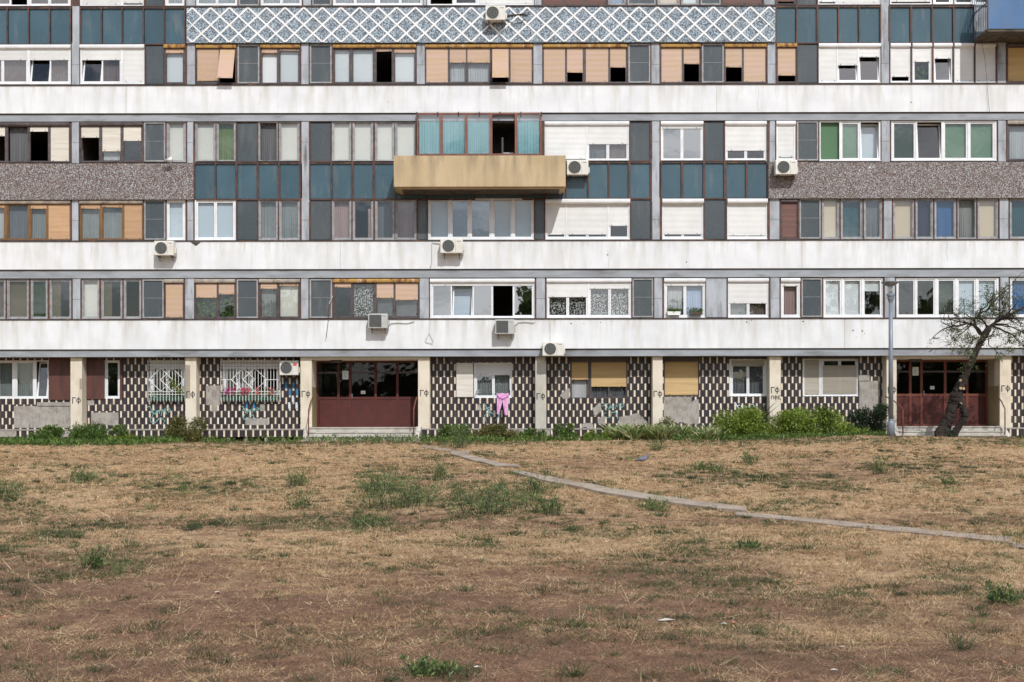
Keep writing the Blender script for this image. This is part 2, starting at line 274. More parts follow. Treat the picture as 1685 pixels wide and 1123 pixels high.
# ------------------------------------------------------------------ mesh building
class MB:
    def __init__(s): s.v = []; s.f = []; s.m = []; s.mats = []
    def mi(s, m):
        if m not in s.mats: s.mats.append(m)
        return s.mats.index(m)
    def face(s, pts, m):
        k = len(s.v); s.v += [tuple(p) for p in pts]; s.f.append(tuple(range(k, k + len(pts)))); s.m.append(s.mi(m))
    def box(s, x0, x1, y0, y1, z0, z1, m, skip=''):
        if x0 > x1: x0, x1 = x1, x0
        if z0 > z1: z0, z1 = z1, z0
        k = len(s.v); s.v += [(x0, y0, z0), (x1, y0, z0), (x1, y1, z0), (x0, y1, z0), (x0, y0, z1), (x1, y0, z1), (x1, y1, z1), (x0, y1, z1)]
        for f in ((0, 1, 5, 4), (1, 2, 6, 5), (2, 3, 7, 6), (3, 0, 4, 7), (4, 5, 6, 7), (3, 2, 1, 0)):
            s.f.append(tuple(k + i for i in f)); s.m.append(s.mi(m))
    def ring(s, x0, x1, y0, y1, z0, z1, w, m):
        s.box(x0, x0 + w, y0, y1, z0, z1, m); s.box(x1 - w, x1, y0, y1, z0, z1, m)
        s.box(x0 + w, x1 - w, y0, y1, z0, z0 + w, m); s.box(x0 + w, x1 - w, y0, y1, z1 - w, z1, m)
    def tube(s, pts, rad, m, n=6, flat=None, cap=True):
        pts = [Vector(p) for p in pts]; L = len(pts)
        rads = rad if isinstance(rad, (list, tuple)) else [rad] * L
        k0 = len(s.v); mi = s.mi(m); up = None
        for i, p in enumerate(pts):
            d = (pts[min(i + 1, L - 1)] - pts[max(i - 1, 0)]).normalized()
            if up is None: up = Vector((0, 0, 1)) if abs(d.z) < .9 else Vector((1, 0, 0))
            a = d.cross(up)
            if a.length < 1e-5: a = d.orthogonal()
            a.normalize(); b = a.cross(d).normalized(); up = b
            for j in range(n):
                t = 2 * math.pi * j / n; q = a * math.cos(t) * rads[i] + b * math.sin(t) * rads[i]
                if flat: q.y *= flat
                s.v.append(tuple(p + q))
        for i in range(L - 1):
            for j in range(n):
                s.f.append((k0 + i * n + j, k0 + i * n + (j + 1) % n, k0 + (i + 1) * n + (j + 1) % n, k0 + (i + 1) * n + j)); s.m.append(mi)
        if cap:
            s.f.append(tuple(k0 + j for j in range(n))[::-1]); s.m.append(mi)
            s.f.append(tuple(k0 + (L - 1) * n + j for j in range(n))); s.m.append(mi)
    def prism(s, poly, y0, y1, m):      # poly of (x, z) facing the camera, extruded in y
        a = [(x, y0, z) for x, z in poly]; b = [(x, y1, z) for x, z in poly]
        s.face(a, m); s.face(b[::-1], m)
        for i in range(len(poly)):
            j = (i + 1) % len(poly); s.face([a[i], b[i], b[j], a[j]], m)
    def disc(s, cx, cz, r, y0, y1, m, n=24): s.prism([(cx + r * math.cos(2 * math.pi * i / n), cz + r * math.sin(2 * math.pi * i / n)) for i in range(n)], y0, y1, m)
    def xform(s, fn): s.v = [tuple(fn(Vector(p))) for p in s.v]
    def build(s, name, parent=None, origin=(0, 0, 0), smooth=False, bevel=0, props=None):
        me = bpy.data.meshes.new(name)
        o_ = Vector(origin)
        me.from_pydata([tuple(Vector(p) - o_) for p in s.v], [], s.f)
        for m in s.mats: me.materials.append(MATS[m])
        me.polygons.foreach_set('material_index', s.m)
        bm = bmesh.new(); bm.from_mesh(me); bmesh.ops.recalc_face_normals(bm, faces=bm.faces[:]); bm.to_mesh(me); bm.free()
        if smooth: me.polygons.foreach_set('use_smooth', [True] * len(me.polygons))
        o = bpy.data.objects.new(name, me); COL.objects.link(o)
        if parent is not None: o.parent = parent
        else: o.location = origin
        if bevel:
            md = o.modifiers.new('bevel', 'BEVEL'); md.width = bevel; md.segments = 2; md.limit_method = 'ANGLE'
        for k, v in (props or {}).items(): o[k] = v
        return o
def tag(o, label=None, cat=None, group=None, kind=None):
    for k, v in (('label', label), ('category', cat), ('group', group), ('kind', kind)):
        if v: o[k] = v
    return o
def thing(name, label, cat, loc=(0, 0, 0), group=None):
    o = bpy.data.objects.new(name, None); COL.objects.link(o); o.location = loc; o.empty_display_size = .2
    return tag(o, label, cat, group)

# ------------------------------------------------------------------ terrain
def vnoise(x, y, sc, seed=0):
    x = x * sc + seed * 17.3; y = y * sc + seed * 9.1
    xi = np.floor(x).astype(np.int64); yi = np.floor(y).astype(np.int64); fx = x - xi; fy = y - yi; fx = fx * fx * (3 - 2 * fx); fy = fy * fy * (3 - 2 * fy)
    def h(a, b):
        n = (a * 374761393 + b * 668265263 + seed * 144665) & 0x7fffffff; n = ((n ^ (n >> 13)) * 1274126177) & 0x7fffffff; return ((n ^ (n >> 16)) & 0xffff) / 65535.0
    return (h(xi, yi) * (1 - fx) + h(xi + 1, yi) * fx) * (1 - fy) + (h(xi, yi + 1) * (1 - fx) + h(xi + 1, yi + 1) * fx) * fy
def ground_z(x, y):
    x = np.asarray(x, float); y = np.asarray(y, float)
    t = np.clip((-4.2 - y) / 19.5, 0, 1); s = t * (1.12 - .12 * t) * 1.0; s = np.where(t > .9, s + (1 - s) * ((t - .9) / .1) ** 2 * .5, s)
    z = .865 * (1 - np.clip(s, 0, 1))
    z = z + .05 * np.sin(x * .31 + 1.1) * np.sin(y * .27 + .4) * np.clip((-y - 3) / 4, 0, 1) + .025 * np.sin(x * .9 + y * .5) * np.clip((-y - 3) / 5, 0, 1)
    z = z - .09 * np.clip((-x - 6) / 8, 0, 1) * np.clip((y + 12) / 6, 0, 1) * np.clip((-y) / 3, 0, 1)
    far = np.exp(-(np.minimum(np.abs(y + 5.6) - .5, 99).clip(0) / 2.0) ** 2)
    z = z + far * (.06 * np.exp(-((x + 8.5) / 3.4) ** 2) + .10 * np.exp(-((x - 10.5) / 4.6) ** 2) + .09 * np.exp(-((x - 3.0) / 1.8) ** 2) - .05 * np.exp(-((x + 2.6) / 1.2) ** 2))
    rx = np.clip((x - 5) / 8, 0, 1); z = z + .10 * rx * rx * (3 - 2 * rx) * np.clip((y + 12) / 6, 0, 1)
    z = z + (.05 * (vnoise(x, y, .55, 31) - .5) + .035 * (vnoise(x, y, 1.5, 32) - .5)) * np.clip((-y - 3) / 2, 0, 1)
    z = z + .03 * np.exp(-((y + 4.4) / 1.0) ** 2) * (1 + .9 * np.sin(x * .7) * np.sin(x * 1.9))
    return z
def gz(x, y): return float(ground_z(x, y))
def to_uv(x, y, z): return UC + x * FP / (DIST + y), VH - (z - EYE) * FP / (DIST + y)
def on_ground(u, v):       # the point of the terrain seen at photo pixel u, v
    best = None; y = -DIST + 4
    while y < 0:
        x = X(u, y)
        vv = to_uv(x, y, gz(x, y))[1]
        if vv <= v: return Vector((x, y, gz(x, y)))
        y += .05
    return Vector((X(u, -2), -2, gz(X(u, -2), -2)))
# green patches seen on the lawn: u, v, half-width, half-height, strength
GP = [(20, 815, 70, 26, .9), (150, 785, 60, 18, .8), (300, 800, 90, 22, .7), (400, 800, 50, 14, .6), (490, 790, 30, 20, .5), (650, 815, 70, 40, .9), (590, 855, 60, 12, .7),
      (820, 825, 110, 30, .9), (900, 840, 70, 20, .6), (180, 925, 70, 18, .7), (100, 880, 90, 12, .7), (10, 900, 60, 15, .4), (720, 1105, 60, 15, .9), (1075, 833, 30, 12, .8), (1130, 930, 120, 40, .55),
      (1230, 965, 60, 12, .7), (1400, 995, 80, 22, .55), (1320, 880, 80, 14, .3), (1560, 970, 60, 20, .5), (1645, 985, 40, 20, .6), (1450, 1010, 60, 25, .4), (1340, 800, 120, 30, .45), (1200, 790, 90, 25, .4),
      (1600, 830, 60, 25, .35), (900, 880, 140, 22, .45), (1240, 900, 60, 30, .3), (40, 1105, 60, 25, .35), (540, 860, 200, 14, .5), (800, 900, 120, 16, .5), (980, 960, 80, 16, .35), (1300, 1050, 160, 30, .35), (60, 950, 120, 20, .45), (1500, 900, 120, 10, .3), (1280, 830, 160, 14, .45), (1500, 790, 120, 26, .4), (1600, 1070, 60, 30, .4), (700, 910, 90, 14, .3), (1600, 1000, 70, 20, .5), (850, 1060, 60, 20, .2)]
PATHC = [(690, 735), (745, 744), (800, 760), (850, 771), (900, 789), (1000, 811), (1100, 829), (1200, 842), (1300, 856), (1400, 867), (1500, 877), (1600, 886), (1720, 897)]
def fields(x, y):
    z = ground_z(x, y); u, v = to_uv(x, y, z)
    g = np.zeros_like(u)
    for (pu, pv, a, b, s) in GP: g = np.maximum(g, s * np.exp(-((u - pu) / a) ** 2 - ((v - pv) / b) ** 2))
    pu = np.array([p[0] for p in PATHC]); pv = np.array([p[1] for p in PATHC]); pl = np.interp(u, pu, pv)
    side = np.exp(-((v - pl + 9) / 4.5) ** 2) * .6 + np.exp(-((v - pl - 10) / 4) ** 2) * .55
    g = np.maximum(g, np.where(u > 690, side * (vnoise(x, y, .6, 3) > .4), 0))
    g = np.maximum(g, np.where(v < 737, .75 * np.clip((737 - v) / 6, 0, 1), 0))
    straw = np.interp(v, [728, 735, 760, 800, 840, 858, 885, 910, 945, 1000, 1123], [.8, .95, .72, .85, .8, .22, .65, .5, .28, .14, .08])
    straw = straw + .5 * (vnoise(x, y, .28, 5) - .5) + .35 * (vnoise(x, y, .9, 6) - .5) + np.where((v > 870) & (v < 1060), .25 * np.clip((u - 1050) / 300, 0, 1), 0)
    straw = straw - .3 * np.exp(-((u - 1350) / 200) ** 2 - ((v - 790) / 22) ** 2) - .35 * np.exp(-((u - 980) / 120) ** 2 - ((v - 762) / 16) ** 2) + .2 * np.exp(-((u - 540) / 260) ** 2 - ((v - 905) / 14) ** 2)
    return np.clip(g, 0, 1), np.clip(straw, 0, 1), u, v
def build_terrain():
    xs = np.concatenate([[-400, -200, -90, -50, -32], np.arange(-24, 24.01, .11), [32, 50, 90, 200, 400]])
    ys = np.concatenate([[-400, -200, -110, -70, -50], np.arange(-44, 1.01, .09), [3, 12, 60, 400]])
    xx, yy = np.meshgrid(xs, ys); zz = ground_z(xx, yy)
    zz = zz + .022 * (vnoise(xx, yy, 3.1, 2) - .5) + .018 * (vnoise(xx, yy, 6.5, 7) - .5)
    zz = np.where(yy > .3, .80, zz)
    nx, ny = len(xs), len(ys); me = bpy.data.meshes.new('lawn'); V = np.stack([xx, yy, zz], -1).reshape(-1, 3)
    i, j = np.meshgrid(np.arange(nx - 1), np.arange(ny - 1)); a = (j * nx + i).ravel(); F = np.stack([a, a + 1, a + nx + 1, a + nx], -1)
    me.vertices.add(len(V)); me.vertices.foreach_set('co', V.astype(np.float32).ravel()); me.loops.add(F.size); me.loops.foreach_set('vertex_index', F.ravel().astype(np.int32))
    me.polygons.add(len(F)); me.polygons.foreach_set('loop_start', np.arange(0, F.size, 4, dtype=np.int32)); me.update(calc_edges=True)
    me.polygons.foreach_set('use_smooth', [True] * len(F)); me.materials.append(MATS['ground'])
    inside = (yy > -43).astype(float).ravel(); g, s, _, _ = fields(xx.ravel(), np.minimum(np.maximum(yy.ravel(), -42), 0))
    for nm, d in (('straw', s), ('green', g * inside)):
        at = me.attributes.new(nm, 'FLOAT', 'POINT'); at.data.foreach_set('value', d.astype(np.float32))
    o = bpy.data.objects.new('lawn', me); COL.objects.link(o); tag(o, 'dry brown sloping lawn in front of the block', 'lawn', kind='structure')
build_terrain()

def leaf_mesh(name, P, D, Wd, L, W, tint, mat, parent=None, origin=(0, 0, 0), bend=None, tri=False):
    """many leaves: base P, direction D, width direction Wd, length L, width W; blades (tri) or diamonds"""
    P = np.asarray(P); n = len(P); o_ = np.asarray(origin, float)
    L = L[:, None]; W = W[:, None]; P = P - o_
    if tri: V = np.stack([P - Wd * W / 2, P + Wd * W / 2, P + D * L], 1); k = 3
    elif bend is not None:
        M_ = P + D * L * .55; T = P + D * L + bend * L; V = np.stack([P - Wd * W * .3, P + Wd * W * .3, M_ + Wd * W / 2, T, M_ - Wd * W / 2], 1); k = 5
    else: V = np.stack([P, P + D * L * .45 + Wd * W / 2, P + D * L, P + D * L * .45 - Wd * W / 2], 1); k = 4
    me = bpy.data.meshes.new(name); me.vertices.add(n * k); me.vertices.foreach_set('co', V.astype(np.float32).ravel())
    me.loops.add(n * k); me.loops.foreach_set('vertex_index', np.arange(n * k, dtype=np.int32)); me.polygons.add(n); me.polygons.foreach_set('loop_start', np.arange(0, n * k, k, dtype=np.int32))
    me.update(calc_edges=True); at = me.attributes.new('tint', 'FLOAT', 'POINT'); at.data.foreach_set('value', np.repeat(np.clip(tint, 0, 1), k).astype(np.float32))
    me.materials.append(MATS[mat]); o = bpy.data.objects.new(name, me); COL.objects.link(o)
    if parent is not None: o.parent = parent
    else: o.location = origin
    return o
def unit(a): return a / np.maximum(np.linalg.norm(a, axis=-1, keepdims=True), 1e-9)
def sample_ground(n, power=1.6):
    """points over the visible lawn, denser toward the camera"""
    d = 6.5 + (43.4 - 6.5) * NR.random(n) ** power; u = NR.uniform(-60, 1745, n); x = (u - UC) * d / FP; return x, d - DIST
def tufts(name, x, y, nb, hgt, spread, mat, label, cat, tint, wmul=1.0, upright=.5):
    """clumps of blades: centres x, y; nb blades each; blade heights follow hgt"""
    i = np.repeat(np.arange(len(x)), nb); n = len(i); d = y[i] + DIST; a = NR.uniform(0, 2 * math.pi, n); r_ = np.abs(NR.normal(0, 1, n)) * spread[i]
    px_, py_ = x[i] + r_ * np.cos(a), y[i] + r_ * np.sin(a); el = np.clip(NR.normal(upright, .35, n), .05, 1.5); aa = a + NR.normal(0, .7, n)
    D = np.stack([np.cos(aa) * np.cos(el), np.sin(aa) * np.cos(el), np.sin(el)], -1); Wd = unit(np.cross(D, NR.normal(size=(n, 3))))
    L = hgt[i] * NR.uniform(.5, 1.2, n); W = NR.uniform(.004, .009, n) * np.clip(d / 15, .6, 2.4) * wmul
    P = np.stack([px_, py_, ground_z(px_, py_) + .002], -1)
    return tag(leaf_mesh(name, P, D, Wd, L, W, np.clip(tint[i] + NR.normal(0, .16, n), 0, 1), mat, tri=True), label, cat, kind='stuff')
def lawn_blades():
    # straw tussocks
    n = 60000; x, y = sample_ground(n, 1.3); g, s, u, v = fields(x, y); cl = vnoise(x, y, 1.1, 8) * .5 + vnoise(x, y, 3.5, 9) * .5
    k = NR.random(n) < np.clip((s - .12) * 1.1 + (cl - .5) * 2.4, .03, 1) * (1 - .4 * g); x, y, s = x[k], y[k], s[k]; n = len(x)
    tufts('dry_grass', x, y, np.full(n, 14), NR.gamma(4, .012, n) * (.6 + .7 * s), NR.uniform(.02, .07, n), 'blade_dry', 'short straw coloured dry grass tussocks over the lawn', 'dry grass', .35 + .4 * NR.random(n) + .3 * (vnoise(x, y, .7, 21) - .5), upright=.55)
    # flattened thatch
    n = 650000; x, y = sample_ground(n, 1.25); g, s, u, v = fields(x, y); d = y + DIST; a = NR.uniform(0, 2 * math.pi, n); el = NR.uniform(.02, .4, n)
    cl = vnoise(x, y, 2.6, 41) * .5 + vnoise(x, y, 8, 42) * .5
    D = np.stack([np.cos(a) * np.cos(el), np.sin(a) * np.cos(el), np.sin(el)], -1); Wd = unit(np.stack([-np.sin(a), np.cos(a), np.zeros(n)], -1)); L = NR.gamma(3, .012, n); W = NR.uniform(.004, .010, n) * np.clip(d / 14, .6, 2.6)
    P = np.stack([x, y, ground_z(x, y) + .01], -1)
    tag(leaf_mesh('dead_thatch', P, D, Wd, L, W, np.clip(NR.random(n) * .9 - .3 + .4 * s + (cl - .5) * 1.3, 0, 1), 'blade_dry', tri=True), 'fine dead brown thatch lying all over the soil', 'thatch', kind='stuff')
    # long bent straws, here and there
    n = 5000; x, y = sample_ground(n, .9); i = NR.random(n) < .8; x, y = x[i], y[i]; n = len(x)
    tufts('long_straw', x, y, np.full(n, 3), NR.gamma(5, .028, n), np.full(n, .02), 'blade_dry', 'single long bleached straws among the short grass', 'straw', .75 + .25 * NR.random(n), .7, .5)
    # green tufts
    n = 78000; x, y = sample_ground(n, 1.15); g, s, u, v = fields(x, y); cl = vnoise(x, y, .9, 13) * .55 + vnoise(x, y, 3.2, 14) * .45
    k = NR.random(n) < np.clip(g * np.clip((cl - .3) * 4.5, 0, 1.5) + np.clip((cl - .50) * 3.4, 0, .6), 0, 1); x, y, g = x[k], y[k], g[k]; n = len(x)
    tufts('green_grass', x, y, np.full(n, 13), NR.gamma(4, .0125, n) * (.7 + .6 * g), NR.uniform(.02, .08, n), 'blade_green', 'patches of short green grass in the dry lawn', 'green grass', NR.random(n) * .8 + .1, 1.0, .75)
    # bigger dark green clumps
    n = 5200; x, y = sample_ground(n, 1.05); g, s, u, v = fields(x, y); cl = vnoise(x, y, .8, 63)
    k = (NR.random(n) < np.clip(g * .75 + (cl - .5) * 1.1, .02, 1)) & (v > 738); x, y, g = x[k], y[k], g[k]; n = len(x)
    tufts('grass_clump', x, y, NR.integers(30, 90, n), NR.gamma(5, .013, n), NR.uniform(.035, .13, n), 'blade_green', 'darker green grass clumps dotted over the lawn', 'green grass', NR.random(n) * .5, 1.15, .8)
    # taller herbs growing wild in the green patches
    n = 5200; x, y = sample_ground(n, 1.1); g, s, u, v = fields(x, y); k = NR.random(n) < np.clip((g - .35) * 1.6, 0, 1) * (vnoise(x, y, .8, 55) > .45) + (NR.random(n) < .012); k = k & (v > 735); x, y, g = x[k], y[k], g[k]; n = len(x)
    tufts('wild_herbs', x, y, np.full(n, 26), NR.gamma(5, .026, n), NR.uniform(.03, .12, n), 'leaf_weed', 'thin wild herbs sprouting in the greener patches', 'herbs', NR.random(n), .9, 1.05)
lawn_blades()

# path in three sections with a step down between them
def path():
    secs = [[(694, 733.5, 736.5), (720, 737, 742), (748, 741.5, 747), (772, 743, 749)], [(742, 745, 750), (780, 752, 762), (815, 762, 770.5), (855, 768.5, 772)],
            [(845, 776, 781), (880, 783, 791), (920, 790, 800), (1000, 806, 817), (1060, 815.5, 826), (1120, 824, 835), (1180, 832, 843), (1228, 840, 846)],
            [(1210, 845, 851), (1280, 850.5, 858.5), (1400, 862, 871), (1500, 872, 881.5), (1600, 882, 892), (1665, 888, 900)], [(1665, 897, 905), (1740, 905, 914)]]
    for i, s in enumerate(secs):
        b = MB(); th = .05 if i in (1, 2) else .025
        far = [on_ground(u, a + .1 * (c - a)) for u, a, c in s]; near = [on_ground(u, c - .1 * (c - a)) for u, a, c in s]
        def dens(L):
            out = []
            for p, q in zip(L[:-1], L[1:]):
                for k in range(6): out.append(p.lerp(q, k / 6))
            return out + [L[-1]]
        far = dens(far); near = dens(near)
        for L in (far, near):
            for q in L[1:-1]: q.y += .05 * (random.random() - .5)
            for q in L: q.z = gz(q.x, q.y)
        up = Vector((0, 0, th)); dn = Vector((0, 0, -.06))
        for k in range(len(far) - 1):
            a, b2, c, d = near[k], near[k + 1], far[k + 1], far[k]
            b.face([a + up, b2 + up, c + up, d + up], 'path_concrete'); b.face([a + dn, b2 + dn, b2 + up, a + up], 'path_concrete'); b.face([c + dn, d + dn, d + up, c + up], 'path_concrete')
        b.face([near[0] + dn, near[0] + up, far[0] + up, far[0] + dn], 'path_concrete'); b.face([near[-1] + dn, far[-1] + dn, far[-1] + up, near[-1] + up], 'path_concrete')
        tag(b.build('path'), 'narrow grey concrete footpath section crossing the dry lawn', 'path', kind='structure')
path()

# ------------------------------------------------------------------ the building
BLD = thing('apartment_building', 'long white banded apartment block with teal panels and patterned tiled ground floor', 'building')
YW = .12
XL, XR = X(-40), X(1740)
def part(b, name, parent=BLD, **k): return b.build(name, parent, **k)
# bands and beams (v rows of the photo)
V_BAND = [(138.5, 185.5), (395, 442.5), (524, 574)]
V_BEAM = [(185.5, 199), (442.5, 457), (574, 586.5)]
for i, (a, c) in enumerate(V_BAND):
    b = MB(); b.box(XL, XR, 0, .45, Z(c), Z(a + 2), 'white_render'); part(b, 'white_band')
    b = MB(); b.box(XL, XR, -.03, .2, Z(a + 1.8), Z(a), 'ledge')
    part(b, 'window_ledge')
    b = MB()
    for u in ((208, 1180) if i == 0 else (560, 1320) if i == 1 else (905, 1390)): b.box(X(u), X(u) + .012, -.003, .01, Z(c) + .01, Z(a + 2.5), 'cement')
    part(b, 'panel_joint')
for i, (a, c) in enumerate(V_BEAM):
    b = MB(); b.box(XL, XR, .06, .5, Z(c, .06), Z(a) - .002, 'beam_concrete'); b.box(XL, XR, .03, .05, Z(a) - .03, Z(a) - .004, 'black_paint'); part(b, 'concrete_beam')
# facade shell behind everything: storey slabs and room partitions
b = MB()
for v0, v1 in ((12, 70), (140, 198), (268, 326), (396, 456), (525, 586)): b.box(XL, XR, .46, 5.0, Z(v1 - 3), Z(v0 + 3), 'interior_wall')
for u in [-30, 125] + [315 + 191.5 * k for k in range(8)]: b.box(X(u) - .06, X(u) + .06, .5, 5.0, Z(586), Z(-70), 'interior_wall')
b.box(XL, XR, 5.0, 5.1, Z(586), Z(-70), 'interior_wall')
b.box(XL, XR, .46, 5.1, Z(-72), Z(-75), 'interior_wall')
b.box(XL - .2, XL - .01, .2, 5.1, Z(718), Z(-75), 'interior_wall'); b.box(XR + .01, XR + .2, .2, 5.1, Z(718), Z(-75), 'interior_wall')
part(b, 'inner_wall')
b = MB(); b.box(XL, XR, -.02, 5.1, Z(-90), Z(-76), 'white_render'); part(b, 'roof')

MARKS = []
def ribbon(b, pts, w, m, y, t=.004):
    """painted stroke of width w on the plane y; pts are (x, z)"""
    for (x0, z0), (x1, z1) in zip(pts[:-1], pts[1:]):
        dx, dz = x1 - x0, z1 - z0; L = math.hypot(dx, dz) or 1; nx_, nz_ = -dz / L * w / 2, dx / L * w / 2; ex, ez = dx / L * w * .25, dz / L * w * .25
        b.prism([(x0 - ex + nx_, z0 - ez + nz_), (x1 + ex + nx_, z1 + ez + nz_), (x1 + ex - nx_, z1 + ez - nz_), (x0 - ex - nx_, z0 - ez - nz_)], y - t - random.random() * .002, y, m)
def arc(cx, cz, rx, rz, a0, a1, n=10): return [(cx + rx * math.cos(R(a0 + (a1 - a0) * i / n)), cz + rz * math.sin(R(a0 + (a1 - a0) * i / n))) for i in range(n + 1)]

def shutter(win, x0, x1, zt, zb, y, mat, awn=0.0, tilt=0.0):
    b = MB(); h = .042; n = max(1, int((zt - zb) / h)); h = (zt - zb) / n; mi = 's_' + mat
    for k in range(n):
        a = zt - k * h; c = a - h
        b.face([(x0, y, c), (x1, y, c), (x1, y - .007, c + h * .35), (x0, y - .007, c + h * .35)], mi)
        b.face([(x0, y - .007, c + h * .35), (x1, y - .007, c + h * .35), (x1, y, a), (x0, y, a)], mi)
    b.box(x0, x1, y - .012, y + .006, zb - .02, zb, mi)
    if x1 - x0 > .3:
        for f in (.13, .87): q = x0 + (x1 - x0) * f; b.box(q - .011, q + .011, y - .024, y - .012, zb - .004, zb + .022, 'black_paint')
    if awn:
        for p in range(len(b.v)): x, yy, z = b.v[p]; t = (zt - z) / (zt - zb); b.v[p] = (x, yy - awn * t, z + .06 * t)
        b.tube([(x0 + .03, y + .02, zb + .02), (x0 + .03, y - awn, zb + .06)], .008, 'black_paint', 4); b.tube([(x1 - .03, y + .02, zb + .02), (x1 - .03, y - awn, zb + .06)], .008, 'black_paint', 4)
    if tilt:
        for p in range(len(b.v)): x, yy, z = b.v[p]; t = (zt - z) / (zt - zb); b.v[p] = (x, yy, z + tilt * t * ((x - x0) / (x1 - x0) - .5))
    b.build('roller_shutter', win)
FLAT = {'blind', 'cream', 'beige', 'green', 'darkgreen', 'palesky', 'olive', 'plants'}
def curtain(win, x0, x1, zb, zt, y, kind):
    b = MB(); m = 'c_' + kind
    if kind in FLAT:
        b.face([(x0, y - .04, zb), (x1, y - .04, zb), (x1, y - .04, zt), (x0, y - .04, zt)], m); b.build('blind', win); return
    full = random.random(); pr = random.uniform(9, 15); ph = random.random() * 6; cols = max(8, int((x1 - x0) / .022)); rows = 5
    for j in range(rows):
        for i in range(cols):
            def P(ii, jj):
                f = ii / cols; g = jj / rows; am = .006 + .012 * g
                x = x0 + (x1 - x0) * f; z = zt + (zb - zt) * g
                return (x, y + am * math.sin(f * (x1 - x0) * pr * 6.28 / 1.0 + ph + .7 * math.sin(g * 2.1 + ph)) + .4 * am * math.sin(f * 61 + ph * 3), z)
            b.face([P(i, j + 1), P(i + 1, j + 1), P(i + 1, j), P(i, j)], m)
    b.build('curtain', win, smooth=False)
FW = {'w': .042, 'd': .03, 'a': .03, 'o': .034, 'r': .03}
SW = {'w': .048, 'd': .026, 'a': .034, 'o': .03, 'r': .022}
